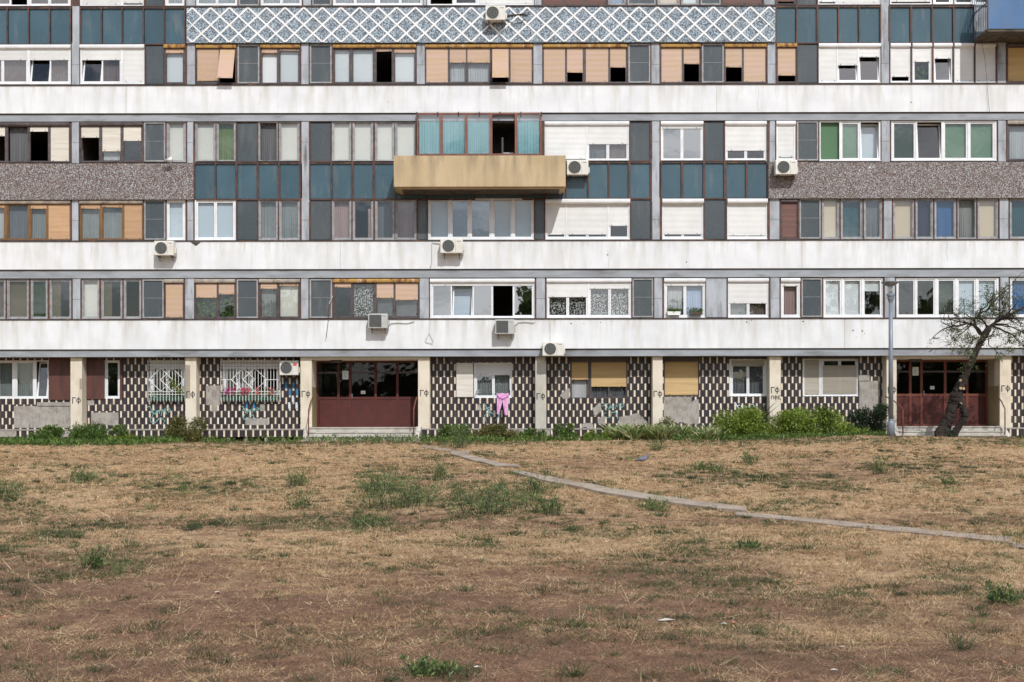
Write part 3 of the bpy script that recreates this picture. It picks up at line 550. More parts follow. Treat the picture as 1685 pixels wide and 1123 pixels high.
def make_window(spec, v0, v1, yw=YW, parent=BLD, label=None):
    head, *cells = [s.strip() for s in spec.split('|')]
    h = head.split(); fk = h[0]; u0, u1 = float(h[1]), float(h[2]); opts = h[3:]
    boxm = None
    for o_ in opts:
        if o_.startswith('box'): boxm = o_[3:]
        if o_.startswith('v'): v0, v1 = [float(q) for q in o_[1:].split(',')]
    x0, x1, zb, zt = X(u0, yw), X(u1, yw), Z(v1, yw), Z(v0, yw); fm = 'f_' + fk; fw = FW[fk]
    b = MB(); bh = 0
    if boxm is not None:
        bh = .125; bm_ = {'T': 'box_rust', 'W': 'f_w', 'R': 'f_w', 'G': 'box_grey', 'D': 'f_d'}[boxm]; d = .14 if boxm == 'R' else .07
        if boxm == 'R': bh = .16
        if boxm in 'TG': b.prism_x = None
        pts = [(yw + .02, zt), (yw - d * .6, zt), (yw - d, zt - bh * .3), (yw - d, zt - bh * .7), (yw - d * .8, zt - bh), (yw + .02, zt - bh)]
        A = [(x0, p, q) for p, q in pts]; B_ = [(x1, p, q) for p, q in pts]; b.face(A, bm_); b.face(B_[::-1], bm_)
        for i in range(len(pts)): j = (i + 1) % len(pts); b.face([A[i], B_[i], B_[j], A[j]], bm_)
    zt2 = zt - bh
    b.ring(x0, x1, yw, yw + .07, zb, zt2, fw, fm)
    zc0, zc1 = zb + fw, zt2 - fw; win = None; jobs = []; prev = x0 + fw
    for ci, c in enumerate(cells):
        t = c.split(); a_, c_ = t[0].split('-') if not t[0].startswith('-') else ('-' + t[0][1:].split('-')[0], t[0][1:].split('-')[1])
        cx0, cx1 = max(X(float(a_), yw), x0 + fw), min(X(float(c_), yw), x1 - fw)
        if cx0 > prev + .004: b.box(prev, cx0, yw + .002, yw + .068, zc0, zc1, fm)
        prev = cx1; sh = t[1]; panes = t[2].split('/') if len(t) > 2 else []
        frac = 0
        if sh != '-':
            sm = sh[0]; awn = '~' in sh; frac = float(sh[1:].replace('~', '')) if sh[1:].replace('~', '') else 1.0
            jobs.append(('s', cx0 + .004, cx1 - .004, zc1, zc1 - (zc1 - zc0) * min(frac, .99), sm, awn))
        n = len(panes)
        for k, p in enumerate(panes):
            px0 = cx0 + (cx1 - cx0) * k / n; px1 = cx0 + (cx1 - cx0) * (k + 1) / n
            jobs.append(('p', px0, px1, zc0, zc1, p, frac))
    if prev < x1 - fw - .004: b.box(prev, x1 - fw, yw + .002, yw + .068, zc0, zc1, fm)
    sw = SW[fk]
    for j in jobs:
        if j[0] == 'p':
            _, px0, px1, z0, z1, p, frac = j
            if p[-1] not in '^<>' and p != 'open': b.ring(px0 + .002, px1 - .002, yw + .022, yw + .06, z0 + .002, z1 - .002, sw, fm)
            elif p == 'open': b.ring(px0 + .002, px1 - .002, yw + .022, yw + .06, z0 + .002, z1 - .002, .012, fm)
    b.box(x0 - .01, x1 + .01, yw - .03, yw + .005, zb - .02, zb + .004, fm if fk in 'wa' else 'f_d')
    win = b.build('window', parent)
    if label: win['label'] = label
    for j in jobs:
        if j[0] == 's':
            _, a, c, z1, z0, sm, awn = j; shutter(win, a, c, z1, z0, yw + .014, sm, .42 if awn else 0, (random.random() - .5) * .03 if sm == 'T' or sm == 'O' else 0)
        else:
            _, px0, px1, z0, z1, p, frac = j
            swing = p[-1] if p[-1] in '^<>' else ''
            kind = p.rstrip('^<>'); gx0, gx1, gz0, gz1 = px0 + sw, px1 - sw, z0 + sw, z1 - sw
            if kind == 'open': continue
            g = MB(); gm = 'glass_mirror' if kind == 'mirror' else 'glass'
            yy = yw + .042; ta = random.gauss(0, .0035); tb = random.gauss(0, .0035); cxm, czm = (gx0 + gx1) / 2, (gz0 + gz1) / 2
            q = [(gx0, gz0), (gx1, gz0), (gx1, gz1), (gx0, gz1)]
            g.face([(x, yy + (x - cxm) * ta + (z - czm) * tb, z) for x, z in q], gm)
            if swing:
                s_ = MB(); s_.ring(px0 + .002, px1 - .002, yw + .022, yw + .06, z0 + .002, z1 - .002, sw, fm)
                def rot(v):
                    if swing == '^': t = (v.z - z0); return Vector((v.x + (.02 * t), v.y + t * .16, v.z - .012 * t))
                    hx = px0 if swing == '<' else px1; r = v.x - hx; a = R(62); return Vector((hx + r * math.cos(a), v.y + abs(r) * math.sin(a), v.z))
                s_.xform(rot); g.xform(rot); so_ = s_.build('sash', win)
            g.build('pane', win)
            if kind in ('none', 'black', 'x', 'mirror'): continue
            if kind == 'half':
                curtain(win, px0, px1, z0 + (z1 - z0) * .68, z1, yw + .16, 'blind'); continue
            if kind == 'side': curtain(win, px0, px0 + (px1 - px0) * .45, z0, z1, yw + .16, 'olive'); continue
            if kind == 'swag':
                curtain(win, px0 + (px1 - px0) * .12, px1 - (px1 - px0) * .12, z0 + (z1 - z0) * .22, z1, yw + .16, 'white'); continue
            if kind == 'sidepink': curtain(win, px0 + (px1 - px0) * .75, px1, z0, z0 + (z1 - z0) * .8, yw + .13, 'pink'); continue
            curtain(win, px0, px1, z0, z1, yw + (.36 if swing == '^' else .16), kind)
    return win
def panel(u0, u1, v0, v1, mat='grey_glass', name='infill_panel', frame='f_a', yw=YW, midbar=True, fw=.05):
    b = MB(); x0, x1, z0, z1 = X(u0, yw), X(u1, yw), Z(v1, yw), Z(v0, yw)
    if frame: b.ring(x0, x1, yw - .02, yw + .05, z0, z1, fw, frame)
    b.box(x0 + (fw if frame else 0), x1 - (fw if frame else 0), yw + .015, yw + .05, z0 + (fw if frame else 0), z1 - (fw if frame else 0), mat)
    if midbar: zm = z0 + (z1 - z0) * .52; b.box(x0 + fw, x1 - fw, yw + .006, yw + .016, zm - .006, zm + .006, 'f_a')
    return part(b, name)
def column(u0, u1, v0, v1, y=.085, mat='column_concrete'):
    b = MB(); b.box(X(u0, y), X(u1, y), y, .5, Z(v1, y), Z(v0, y), mat)
    b.box(X(u0, y) + .002, X(u1, y) - .002, y - .004, y + .01, Z(v0 + (v1 - v0) * .52, y), Z(v0 + (v1 - v0) * .52, y) + .008, 'dark_concrete')
    part(b, 'concrete_column')

ROWS = {
'A': (-62, 9, """w -40 118 | -36-46 W.3 brown/brown/open | 50-115 W.3 brown/brown
w 133 238 | 136-200 W.98 | 204-236 W.95
g 240 270
w 273 305 | 276-303 W.5 white
c 307 323
w 324 392 | 326-390 W.4 white/white
G 394 428
w 430 498 | 432-496 W.4 white/white
c 500 513
G 515 547
w 549 697 | 551-620 W.3 white/white | 624-695 W.5 white/white
c 698 703
w 704 880 | 709-746 - open | 750-786 - none | 790-878 W.98
c 881 892
d 893 1000 | 895-927 B1 | 931-963 B1 | 967-998 B1
a 1002 1032 | 1004-1030 - bluepale
G 1034 1080
a 1083 1120 | 1086-1118 - beige
a 1122 1152 | 1124-1150 - blind
G 1154 1187
d 1189 1256 | 1191-1221 B1 | 1224-1255 B1
c 1258 1276
d 1279 1311 | 1281-1308 B.93 open
g 1314 1345
w 1347 1450 | 1349-1376 W.95 | 1380-1448 W.98
c 1450 1464
w 1465 1535 | 1468-1532 W.95
w 1536 1570 | 1539-1566 - none^
w 1571 1640 | 1573-1602 W.9 none | 1605-1638 W.9 none"""),
'B': (73, 137, """w -40 118 boxW | -36-46 W.3 brown/brown | 50-115 W.3 none^/brown
C 119 132
w 133 239 boxW | 136-200 W.3 none^/brown | 204-237 W.98
g 241 270
d 271 306 boxT | 274-303 T.1 blind
c 309 322
d 324 390 boxT | 325-361 T.93 blind | 363-388 T~
G 392 428
d 430 495 boxT | 432-457 T.1 blind> | 461-493 T.03 blind
c 497 509
G 511 547
d 549 686 boxT | 551-577 - blind | 581-616 - blind | 620-646 T.06 open | 650-684 T.1 blind
c 687 700
d 701 878 boxT | 702-738 T1 | 741-768 T.4 white | 770-807 T.4 white | 811-838 T~ | 841-876 T1
c 879 893
d 894 1033 boxT | 896-931 T1 | 934-960 T.7 open | 965-1002 T1 | 1005-1031 T.55 open
G 1035 1071
c 1073 1086
d 1088 1154 boxT | 1089-1123 T1 | 1126-1152 T.45 open
G 1156 1192
d 1193 1262 boxT | 1195-1222 T.55 open | 1225-1261 T1
c 1264 1277
d 1279 1312 boxT | 1281-1310 T.8 open
g 1314 1346
w 1348 1450 boxW | 1349-1378 W1 | 1380-1412 W.5 mirror^ | 1415-1448 W.25 mirror^
C 1451 1464
w 1466 1499 boxW | 1468-1497 W.85 open
w 1502 1534 boxW | 1504-1532 W.4 plants
w 1537 1568 boxW | 1539-1566 W.3 mirror^
w 1571 1603 boxW | 1573-1601 W1
w 1606 1639 boxW | 1608-1637 W1
c 1642 1656
d 1658 1740 boxD | 1660-1698 Y.98 | 1702-1736 Y.98"""),
'C': (200.5, 265.5, """d -40 116 boxD | -36-9 C.25 open | 14-46 - gauze> | 50-80 C.12 open | 84-114 C1
C 119 131
d 133 236 boxD | 134-164 C.3 open | 169-199 C.7 white | 204-233 C.4 none
G 238 273
a 275 307 | 278-304 - cream
C 309 319
a 322 356 | 324-354 - cream
a 357 389 | 359-387 - lime
g 391 424
a 426 458 | 428-456 - gauze<
a 460 494 | 462-492 - cream
C 497 509
g 512 545
a 547 579 | 549-577 - cream
a 581 615 | 583-613 - cream
a 618 650 | 620-648 - cream
a 651 686 | 653-684 - cream
w 897 1036 boxW | 898-965 W.96 | 968-1034 W.52 gauze/brown
g 1038 1070
C 1074 1086
w 1088 1158 boxW | 1090-1156 W.06 mirror/mirror
g 1160 1192
w 1194 1262 boxW | 1195-1260 W.72 none/none
C 1267 1276
w 1278 1310 boxW | 1281-1307 W.92 x
G 1312 1347
w 1349 1450 | 1351-1382 - green< | 1385-1415 - green | 1417-1447 - palesky^
C 1451 1465
w 1467 1641 | 1470-1507 - darkgreen | 1510-1550 - black^ | 1554-1593 - green | 1596-1637 - green
C 1643 1656
d 1658 1740 boxG | 1661-1698 - white | 1702-1736 - white"""),
'D': (328.5, 394, """o -40 117 boxG | -36-8 O.08 white | 13-47 - gauze | 51-77 O.1 sheer | 80-115 O1
C 119 130
o 132 236 boxG | 134-165 O.1 sheer | 169-202 O.06 sheer | 205-234 O1
G 238 273
w 275 306 | 277-303 - palesky
C 309 319
w 321 389 | 324-386 - palesky/palesky
g 391 424
a 426 458 | 428-456 - sheer
a 460 494 | 462-492 - sheer
C 497 509
g 512 545
a 547 579 | 549-577 - pink
a 581 615 | 583-613 - sidepink
a 618 650 | 620-648 - gauze
a 651 686 | 653-684 - pink
g 688 703
w 705 879 v327,394 | 707-740 - palesky | 743-772 - mirror | 775-808 - mirror | 812-843 - palesky | 846-877 - palesky
g 881 896
w 898 1037 boxR | 900-931 W.88 none | 934-1000 W.88 none/none | 1003-1035 W.62 none
g 1039 1071
C 1074 1086
w 1090 1158 boxR | 1092-1156 W.88 black/black
g 1160 1194
w 1197 1263 boxR | 1199-1261 W.92 black/black
C 1267 1283
d 1285 1313 boxD | 1288-1311 B1
G 1316 1351
a 1353 1382 | 1355-1380 - beige
a 1384 1420 | 1386-1418 - tealdark
a 1422 1452 | 1424-1450 - gauze
C 1455 1468
a 1470 1505 | 1472-1503 - beige
a 1507 1536 | 1509-1534 - navy
a 1538 1574 | 1540-1572 - blue
a 1576 1607 | 1578-1605 - sheer>
a 1609 1643 | 1611-1641 - beige
C 1645 1660
a 1662 1740 | 1664-1700 - tealdark | 1703-1738 - tealdark"""),
'E': (459, 523, """a -40 10 | -36-8 - brown
a 12 48 | 14-46 - olive
a 51 79 | 53-77 - darkgreen
a 82 118 | 84-116 - side
C 120 133
a 135 164 | 137-162 - cream
a 167 202 | 169-200 - side
a 204 233 | 206-231 - black
G 235 270
d 271 303 boxG | 273-301 T1
C 305 320
d 321 388 boxG | 323-357 T.4 plants | 360-386 T.3 plants
G 390 425
d 427 494 boxG | 429-456 T.14 sheer | 460-492 T.05 cream
C 496 508
G 510 547
d 549 690 boxT | 551-578 T.1 black | 581-616 - lace | 620-648 T.42 gauze | 651-688 T.48 gauze
C 691 706
w 708 880 boxW | 711-878 W.05 mirror/palesky^/mirror/open/mirror
C 883 897 dark
w 900 1039 boxW | 902-967 W.4 lace/lace | 970-1037 W.15 lace/lace
G 1041 1075
C 1077 1090 dark
w 1093 1161 boxW | 1096-1159 W.06 swag/bluepale
p 1162 1196
w 1198 1265 boxW | 1200-1263 W.6 sheer/brown
C 1268 1283 dark
w 1285 1317 boxW | 1288-1314 W.08 pink
G 1319 1353
w 1355 1453 | 1357-1385 - blind | 1388-1418 - blind | 1421-1451 - half
C 1456 1473
w 1475 1644 | 1477-1506 - black | 1508-1539 - black | 1543-1572 - darkgreen | 1576-1606 - palesky | 1609-1640 - palesky
C 1646 1660 dark
w 1662 1740 | 1664-1700 - blue | 1703-1738 - blue"""),
}
for rn, (v0, v1, txt) in ROWS.items():
    items = []
    for line in txt.split('\n'):
        h = line.split()[:3]; k, a, c = h[0], float(h[1]), float(h[2]); items.append((a, c))
        if k == 'G': panel(a, c, v0, v1)
        elif k == 'g': panel(a, c, v0, v1, frame=None, midbar=False)
        elif k == 'p':
            b = MB(); b.box(X(a, YW), X(c, YW), YW - .01, YW + .1, Z(v1, YW), Z(v0 - 2, YW), 'column_concrete'); part(b, 'plaster_panel')
        elif k in 'cC': column(a, c, v0 - (3 if k == 'C' else 1), v1 + 2, mat='column_concrete')
        else: make_window(line, v0, v1)
    items.sort(); b = MB(); fm = 'steel_rust'
    prev = items[0][0] - 30
    for a, c in items + [(1760, 1761)]:
        if a > prev + .4 and not (rn == 'C' and prev < 700 and a > 800): b.box(X(prev, YW) + .001, X(a, YW) - .001, YW - .035, YW + .08, Z(v1 + 1), Z(v0), fm)
        prev = max(prev, c)
    b.box(XL, XR, YW - .03, YW + .08, Z(v1 + 3), Z(v1 + .6), 'ledge'); b.box(XL, XR, YW + .01, YW + .08, Z(v0) - .01, Z(v0 - 3.2), 'ledge')
    part(b, 'facade_framing')
# curtain-wall spandrels
def spandrel(us, v0, v1):
    for a, c in us:
        b = MB(); b.box(X(a, YW) - .02, X(c, YW) + .02, YW + .02, YW + .06, Z(v1, YW), Z(v0, YW), 'teal_glass'); part(b, 'spandrel_panel')
TL = [(-40, 12), (15, 47), (50, 82), (85, 116), (135, 167), (170, 201), (204, 236), (239, 270), (273, 304)]
TR = [(1279, 1310), (1313, 1345), (1347, 1379), (1382, 1413), (1416, 1448), (1466, 1499), (1501, 1533), (1536, 1568), (1571, 1603)]
TC = [(322, 354), (357, 388), (392, 423), (427, 458), (462, 493), (512, 545), (548, 579), (583, 614), (618, 650), (653, 700), (703, 780), (783, 860), (863, 896), (899, 931), (934, 967), (970, 1001), (1004, 1034), (1038, 1070),
      (1090, 1121), (1125, 1157), (1161, 1191), (1196, 1227), (1231, 1262)]
spandrel(TL + TR, 11, 71); spandrel(TC, 267, 327)
b = MB()
for L, (v0, v1) in ((TL + TR, (9, 73)), (TC, (265, 329))):
    for i in range(len(L)):
        for e in (L[i][0] - 1.5, L[i][1] + 1.5):
            b.box(X(e - 1.2, YW), X(e + 1.2, YW), YW - .04 - random.random() * .004, YW + .06, Z(v1, YW), Z(v0, YW), 'steel_rust')
    for (vv) in (v0, v1 - 1.6):
        for (a, c) in (L[0][0], [q for q in L if q[1] < 800][-1][1]), ([q for q in L if q[0] > 800][0][0], L[-1][1]):
            b.box(X(a), X(c), YW - .03, YW + .07, Z(vv + 1.8, YW), Z(vv, YW), 'steel_rust')
part(b, 'steel_mullion')
for (a, c, v0, v1) in ((119, 132, 8, 75), (1451, 1464, 8, 75), (497, 509, 262, 332), (1074, 1086, 262, 332)):
    b = MB(); b.box(X(a), X(c), .083, .5, Z(v1), Z(v0), 'column_concrete'); part(b, 'concrete_column')
b = MB(); b.box(X(1605, .1), X(1700, .1), .1, .4, Z(73), Z(9), 'column_concrete'); part(b, 'plaster_panel')
b = MB(); b.box(X(892.4), X(897), -.01, .3, Z(266), Z(199), 'steel_rust'); part(b, 'steel_mullion'); b = MB(); b.box(X(684.5), X(686.8), .02, .3, Z(266), Z(199), 'steel_rust'); part(b, 'steel_mullion')
# pebble bands and lattice band
for (a, c) in ((-40, 319), (1265.5, 1740)):
    b = MB(); b.box(X(a), X(c), .0, .45, Z(327.5), Z(268.5), 'pebble_brown'); part(b, 'pebbledash_panel')
b = MB(); b.box(X(308), X(1277), .0, .45, Z(70), Z(11.5), 'pebble_blue'); b.box(X(307), X(1278), -.03, .3, Z(11.4), Z(9), 'ledge'); part(b, 'speckled_panel')
b = MB(); xa, xb, za, zb_ = X(308), X(1277), Z(69.2), Z(12.2); pit = 30.62 / 47; H = zb_ - za; run = pit * 2; ww = .062
for fam in (1, -1):
    x = X(317.3) - 4 * pit
    while x < xb + 3 * pit:
        # bottom point (x, za) to top point (x + fam*run, zb)
        p0 = [x, za]; p1 = [x + fam * run, zb_]
        def clip(p, q):
            (x0, z0), (x1, z1) = p, q
            if x0 > x1: x0, z0, x1, z1 = x1, z1, x0, z0
            if x1 <= xa or x0 >= xb: return None
            if x0 < xa: z0 += (z1 - z0) * (xa - x0) / (x1 - x0); x0 = xa
            if x1 > xb: z1 = z0 + (z1 - z0) * (xb - x0) / (x1 - x0); x1 = xb
            return (x0, z0), (x1, z1)
        r = clip(p0, p1)
        if r:
            (x0, z0), (x1, z1) = r; hw = ww * .7; yy = -.014 - (0 if fam > 0 else .004)
            if x1 - x0 > .05: b.prism([(x0 - hw if x0 > xa else x0, z0), (x1 - hw, z1), (x1 + hw if x1 < xb else x1, z1), (x0 + hw, z0)], yy, .0, 'lattice_white')
        x += pit
part(b, 'lattice_relief')

# ---- tan balcony with glazed loggia
def balcony():
    b = MB(); y0 = -1.2; x0, x1 = X(648.5, y0), X(931.5, y0); zt, zb = Z(256, y0), Z(307.5, y0); th = .12
    b.box(x0, x1, y0, y0 + th, zb, zt, 'ochre_render')
    root = b.build('balcony', BLD, bevel=.012)
    s = MB(); s.box(x0, x0 + th, y0 + th, .08, zb, zt - .002, 'ochre_render'); s.box(x1 - th, x1, y0 + th, .08, zb, zt - .002, 'ochre_render'); s.build('side_wall', root)
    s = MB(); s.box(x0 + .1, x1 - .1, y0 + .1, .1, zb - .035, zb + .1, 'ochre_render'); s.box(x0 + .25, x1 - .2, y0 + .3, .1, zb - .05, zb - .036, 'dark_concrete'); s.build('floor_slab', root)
    yg = -.06; X0, X1, Z0, Z1 = X(687, yg), X(892, yg), Z(256, yg), Z(186, yg)
    b = MB(); w_ = .05; b.ring(X0, X1, yg, yg + .08, Z0 - .3, Z1, w_, 'f_r')
    cells = [(690, 725), (729, 766), (770, 807), (811, 848), (852, 889)]
    for (a, c), (d, e) in zip(cells[:-1], cells[1:]): b.box(X(c, yg), X(d, yg), yg - .006, yg + .07, Z0 - .25, Z1 - w_, 'f_r')
    for i in range(7): xx = X0 + (X1 - X0) * i / 6; b.box(xx - .02, xx + .02, yg - .03, yg, Z1 - .12, Z1 + .03, 'ledge')
    b.box(X0, X1, yg - .02, yg + .1, Z0 + .01, Z0 + .06, 'f_r')
    g = b.build('balcony_glazing', BLD)
    for i, (a, c) in enumerate(cells):
        if i == 3: continue
        p = MB(); p.face([(X(a, yg), yg + .03, Z0), (X(c, yg), yg + .03 + random.gauss(0, .004), Z0), (X(c, yg), yg + .03, Z1 - w_), (X(a, yg), yg + .03, Z1 - w_)], 'glass'); p.build('pane', g)
        curtain(g, X(a, yg) + .01, X(c, yg) - .01, Z0 + .03, Z1 - w_ - .02, yg + .14, 'teal')
    b = MB(); b.box(X0, X1, 2.3, 2.4, Z0 - .4, Z1, 'interior_wall'); b.box(X(826), X(829), .5, .6, Z0 - .2, Z0 + .75, 'f_d'); b.box(X(829), X(845), .5, .52, Z0, Z0 + .22, 'c_white'); part(b, 'inner_wall')
balcony()
# ---- blue balcony, upper right
def blue_balcony():
    y0 = -1.2; x0 = X(1626.5, y0); x1 = XR + 1; zb = Z(49, y0); zt = Z(-30, y0)
    b = MB(); b.box(x0, x1, y0, y0 + .05, zb, zt, 'blue_panel'); root = b.build('balcony', BLD, props={'label': 'blue fronted balcony with dark concrete underside'})
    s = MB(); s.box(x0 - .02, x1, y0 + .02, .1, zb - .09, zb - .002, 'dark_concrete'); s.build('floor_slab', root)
    s = MB()
    s.box(x0 - .03, x0 + .02, y0 - .012, y0 - .002, zb - .05, zt, 'steel_rust')
    s.box(x0 + .0, x0 + .04, y0 + .05, y0 + .1, zb, zt, 'steel_rust')
    for k in range(7): yy = y0 + .18 + k * .17; s.box(x0 - .01, x0 + .01, yy, yy + .02, zb, zt, 'galv')
    s.box(x0 - .012, x0 + .022, y0 + .1, .1, zb + .9, zb + .94, 'galv'); s.build('railing', root)
blue_balcony()

# ---- ground floor
YG = .70; YP = .2
GZB = Z(705.5, .1)   # top of plinth
GZT = Z(586.5, .06)
bays = [(-40, 116), (135, 305), (323, 494), (707, 881), (899, 1074), (1091, 1266), (1285, 1458), (1664, 1740)]
ENT = [(513, 688), (1475, 1645)]
def holes_wall(a, c, holes, mat):
    """wall in the plane YG between photo columns a and c with rectangular openings"""
    b = MB(); us = sorted({a, c} | {h[0] for h in holes} | {h[1] for h in holes}); vs = [583.0, 706.0]
    vs = sorted(set(vs) | {h[2] for h in holes} | {h[3] for h in holes})
    for i in range(len(us) - 1):
        for j in range(len(vs) - 1):
            um = (us[i] + us[i + 1]) / 2; vm = (vs[j] + vs[j + 1]) / 2
            if any(h[0] < um < h[1] and h[2] < vm < h[3] for h in holes): continue
            b.face([(X(us[i], YG), YG, Z(vs[j + 1], YG)), (X(us[i + 1], YG), YG, Z(vs[j + 1], YG)), (X(us[i + 1], YG), YG, Z(vs[j], YG)), (X(us[i], YG), YG, Z(vs[j], YG))], mat)
    for h in holes:
        x0, x1, z0, z1 = X(h[0], YG), X(h[1], YG), Z(h[3], YG), Z(h[2], YG)
        for q in (((x0, z0), (x1, z0)), ((x1, z0), (x1, z1)), ((x1, z1), (x0, z1)), ((x0, z1), (x0, z0))):
            b.face([(q[0][0], YG, q[0][1]), (q[1][0], YG, q[1][1]), (q[1][0], YG + .2, q[1][1]), (q[0][0], YG + .2, q[0][1])], 'cement')
    part(b, 'tiled_wall')
H = {0: [(-32, 80, 592, 655)], 1: [(172, 198, 592, 655), (246, 305, 592, 655)], 2: [(366, 461, 592, 655)], 3: [(750, 843, 597, 655)], 4: [(938, 1033, 595, 656)], 5: [(1092, 1151, 593, 653), (1200, 1262, 592, 653)], 6: [(1321, 1413, 591, 653)], 7: []}
for i, (a, c) in enumerate(bays): holes_wall(a - (0 if i == 0 else 3), c + 3, H[i], 'tiles')
yg = YG + .06
make_window('w -32 80 | -28-22 - sheer/sheer | 26-56 - sheer | 60-78 - black^', 592, 655, yg)
make_window('w 172 198 | 175-196 - black', 592, 655, yg)
make_window('w 246 305 | 250-302 W.2 black/black', 592, 655, yg)
make_window('w 366 461 | 370-458 W.2 black/white/black/black', 592, 655, yg)
make_window('w 780 843 | 783-841 W.33 sheer/sheer', 597, 655, yg)
make_window('w 750 779 | 752-778 s1', 597, 655, yg) if False else None
b = MB(); b.box(X(751, yg), X(779, yg), yg - .12, yg, Z(654, yg), Z(597.5, yg), 's_C'); ww_ = b.build('window', BLD, bevel=.02); ww_['label'] = 'closed cream shutter leaf beside the clothes line'
make_window('d 938 970 | 941-968 Y.48 white>', 595, 656, yg)
make_window('d 970.5 1033 | 973-1031 Y.68 gauze/gauze', 595, 656, yg)
make_window('d 1092 1151 | 1094-1149 Y.97', 593, 653, yg)
make_window('w 1200 1262 | 1204-1258 G.16 gauze/gauze', 592, 653, yg)
make_window('w 1321 1351 | 1324-1348 G.98', 591, 653, yg)
make_window('w 1351.5 1413 | 1354-1410 - black/black', 591, 653, yg)
b = MB(); x0, x1 = X(1354, yg), X(1409, yg)
zz0 = Z(649, yg)
while zz0 < Z(603, yg): b.face([(x0, yg - .008, zz0), (x1, yg - .008, zz0), (x1, yg - .016, zz0 + .04), (x0, yg - .016, zz0 + .04)], 's_G'); zz0 += .042
part(b, 'roller_shutter')
# backing room behind ground-floor windows
b = MB(); b.box(XL, XR, 4.0, 4.1, .8, GZT, 'interior_wall')
for u in (-30, 150, 320, 500, 700, 890, 1082, 1275, 1462, 1658): b.box(X(u), X(u) + .1, YG + .21, 4.0, .8, GZT - .01, 'interior_wall')
part(b, 'inner_wall')
# brown wooden panels by the left windows
b = MB(); b.box(X(81, YG), X(117, YG), YG - .04, YG - .003, Z(657, YG), Z(589, YG), 'wood_brown')
b.box(X(138, YG), X(172, YG), YG - .04, YG - .003, Z(656, YG), Z(589, YG), 'wood_brown'); b.box(X(198, YG), X(202, YG), YG - .05, YG - .003, Z(656, YG), Z(589, YG), 'wood_brown')
for u in (91, 103, 148, 156, 164): b.box(X(u, YG) - .004, X(u, YG) + .004, YG - .046, YG - .04, Z(654, YG), Z(592, YG), 'f_d')
part(b, 'wood_panel')
b = MB()
for (a, c) in ((739, 842), (939, 1034), (1092, 1153), (1200, 1262), (1319, 1413)): b.box(X(a, YG), X(c, YG), YG - .05, YG - .004, Z(596 if a < 1100 else 591.5, YG), Z(587, YG), 'f_d')
part(b, 'window_header')
# missing-tile patches
def patch(pts, mat='cement', y=YG, t=.006):
    b = MB(); b.prism([(X(u, y), Z(v, y)) for u, v in pts], y - t, y - .001, mat); part(b, 'cement_patch')
def rect(a, b_, c, d): return [(a, c), (b_, c), (b_, d), (a, d)]
def rag(pts, amp=1.4, n=4):
    o = []
    for i in range(len(pts)):
        p, q = pts[i], pts[(i + 1) % len(pts)]
        for k in range(n): t = k / n; o.append((p[0] + (q[0] - p[0]) * t + random.uniform(-amp, amp), p[1] + (q[1] - p[1]) * t + random.uniform(-amp, amp)))
    return o
for r_ in (rect(23, 116, 667, 703), rect(61, 116, 661, 668), rect(150, 195, 678, 699), rect(144, 155, 658, 666), rect(339, 362, 634, 666), rect(348, 357, 666, 677), rect(404, 442, 688, 699), rect(428, 436, 665, 676),
           rect(1092, 1138, 654, 696), rect(1413, 1431, 618, 629), rect(1414, 1447, 628, 682)): patch(r_)
for q in ([(1020, 687), (1050, 680), (1068, 700), (1015, 703)], [(976, 672), (988, 663), (989, 678), (978, 686)], [(984, 690), (994, 685), (997, 700), (985, 701)], [(1126, 665), (1149, 658), (1150, 698), (1130, 698)], [(921, 651), (938, 638), (937, 656), (925, 656)],
          [(785, 668), (792, 665), (792, 676), (786, 676)], [(958, 698), (975, 695), (976, 704), (958, 704)]): patch(rag(q), t=.011)
for (u, v) in ((471, 634), (483, 634), (477, 645), (489, 645), (406, 666), (418, 666)): b = MB(); b.box(X(u - 1.6, YG), X(u + 1.6, YG), YG - .008, YG - .001, Z(v + 5.2, YG), Z(v - 5.2, YG), 'blue_tile'); part(b, 'painted_tile')
for (u, v) in ((476, 667), (488, 667), (482, 656)): b = MB(); b.box(X(u - 1.6, YG), X(u + 1.6, YG), YG - .008, YG - .001, Z(v + 5.2, YG), Z(v - 5.2, YG), 'pale_paint'); part(b, 'painted_tile')
# plinth
for (a, c) in ((-40, 500), (694, 1472), (1650, 1740)):
    b = MB(); b.box(X(a, .1), X(c, .1), .1, YG + .1, Z(718.5, .1), Z(707.5, .1), 'tiles_single'); b.box(X(a, .1) - .002, X(c, .1) + .002, .085, YG + .1, Z(707.4, .1), Z(705.3, .1), 'cement'); part(b, 'plinth')
    b = MB(); b.box(X(a), X(c), .55, .7, .7, Z(718.6, .1), 'dark_concrete')
    u = a + 18
    while u < c - 10: b.box(X(u), X(u) + .1, .14, .56, .7, Z(718.6, .1), 'cement'); u += 24 + random.random() * 12
    part(b, 'foundation_wall')
def plinth_patch(a, c):
    b = MB(); b.box(X(a, .1), X(c, .1), .093, .099, Z(718, .1), Z(708, .1), 'cement'); part(b, 'cement_patch')
for q in ((-10, 27), (97, 118), (845, 862), (884, 905), (1016, 1024)): plinth_patch(*q)
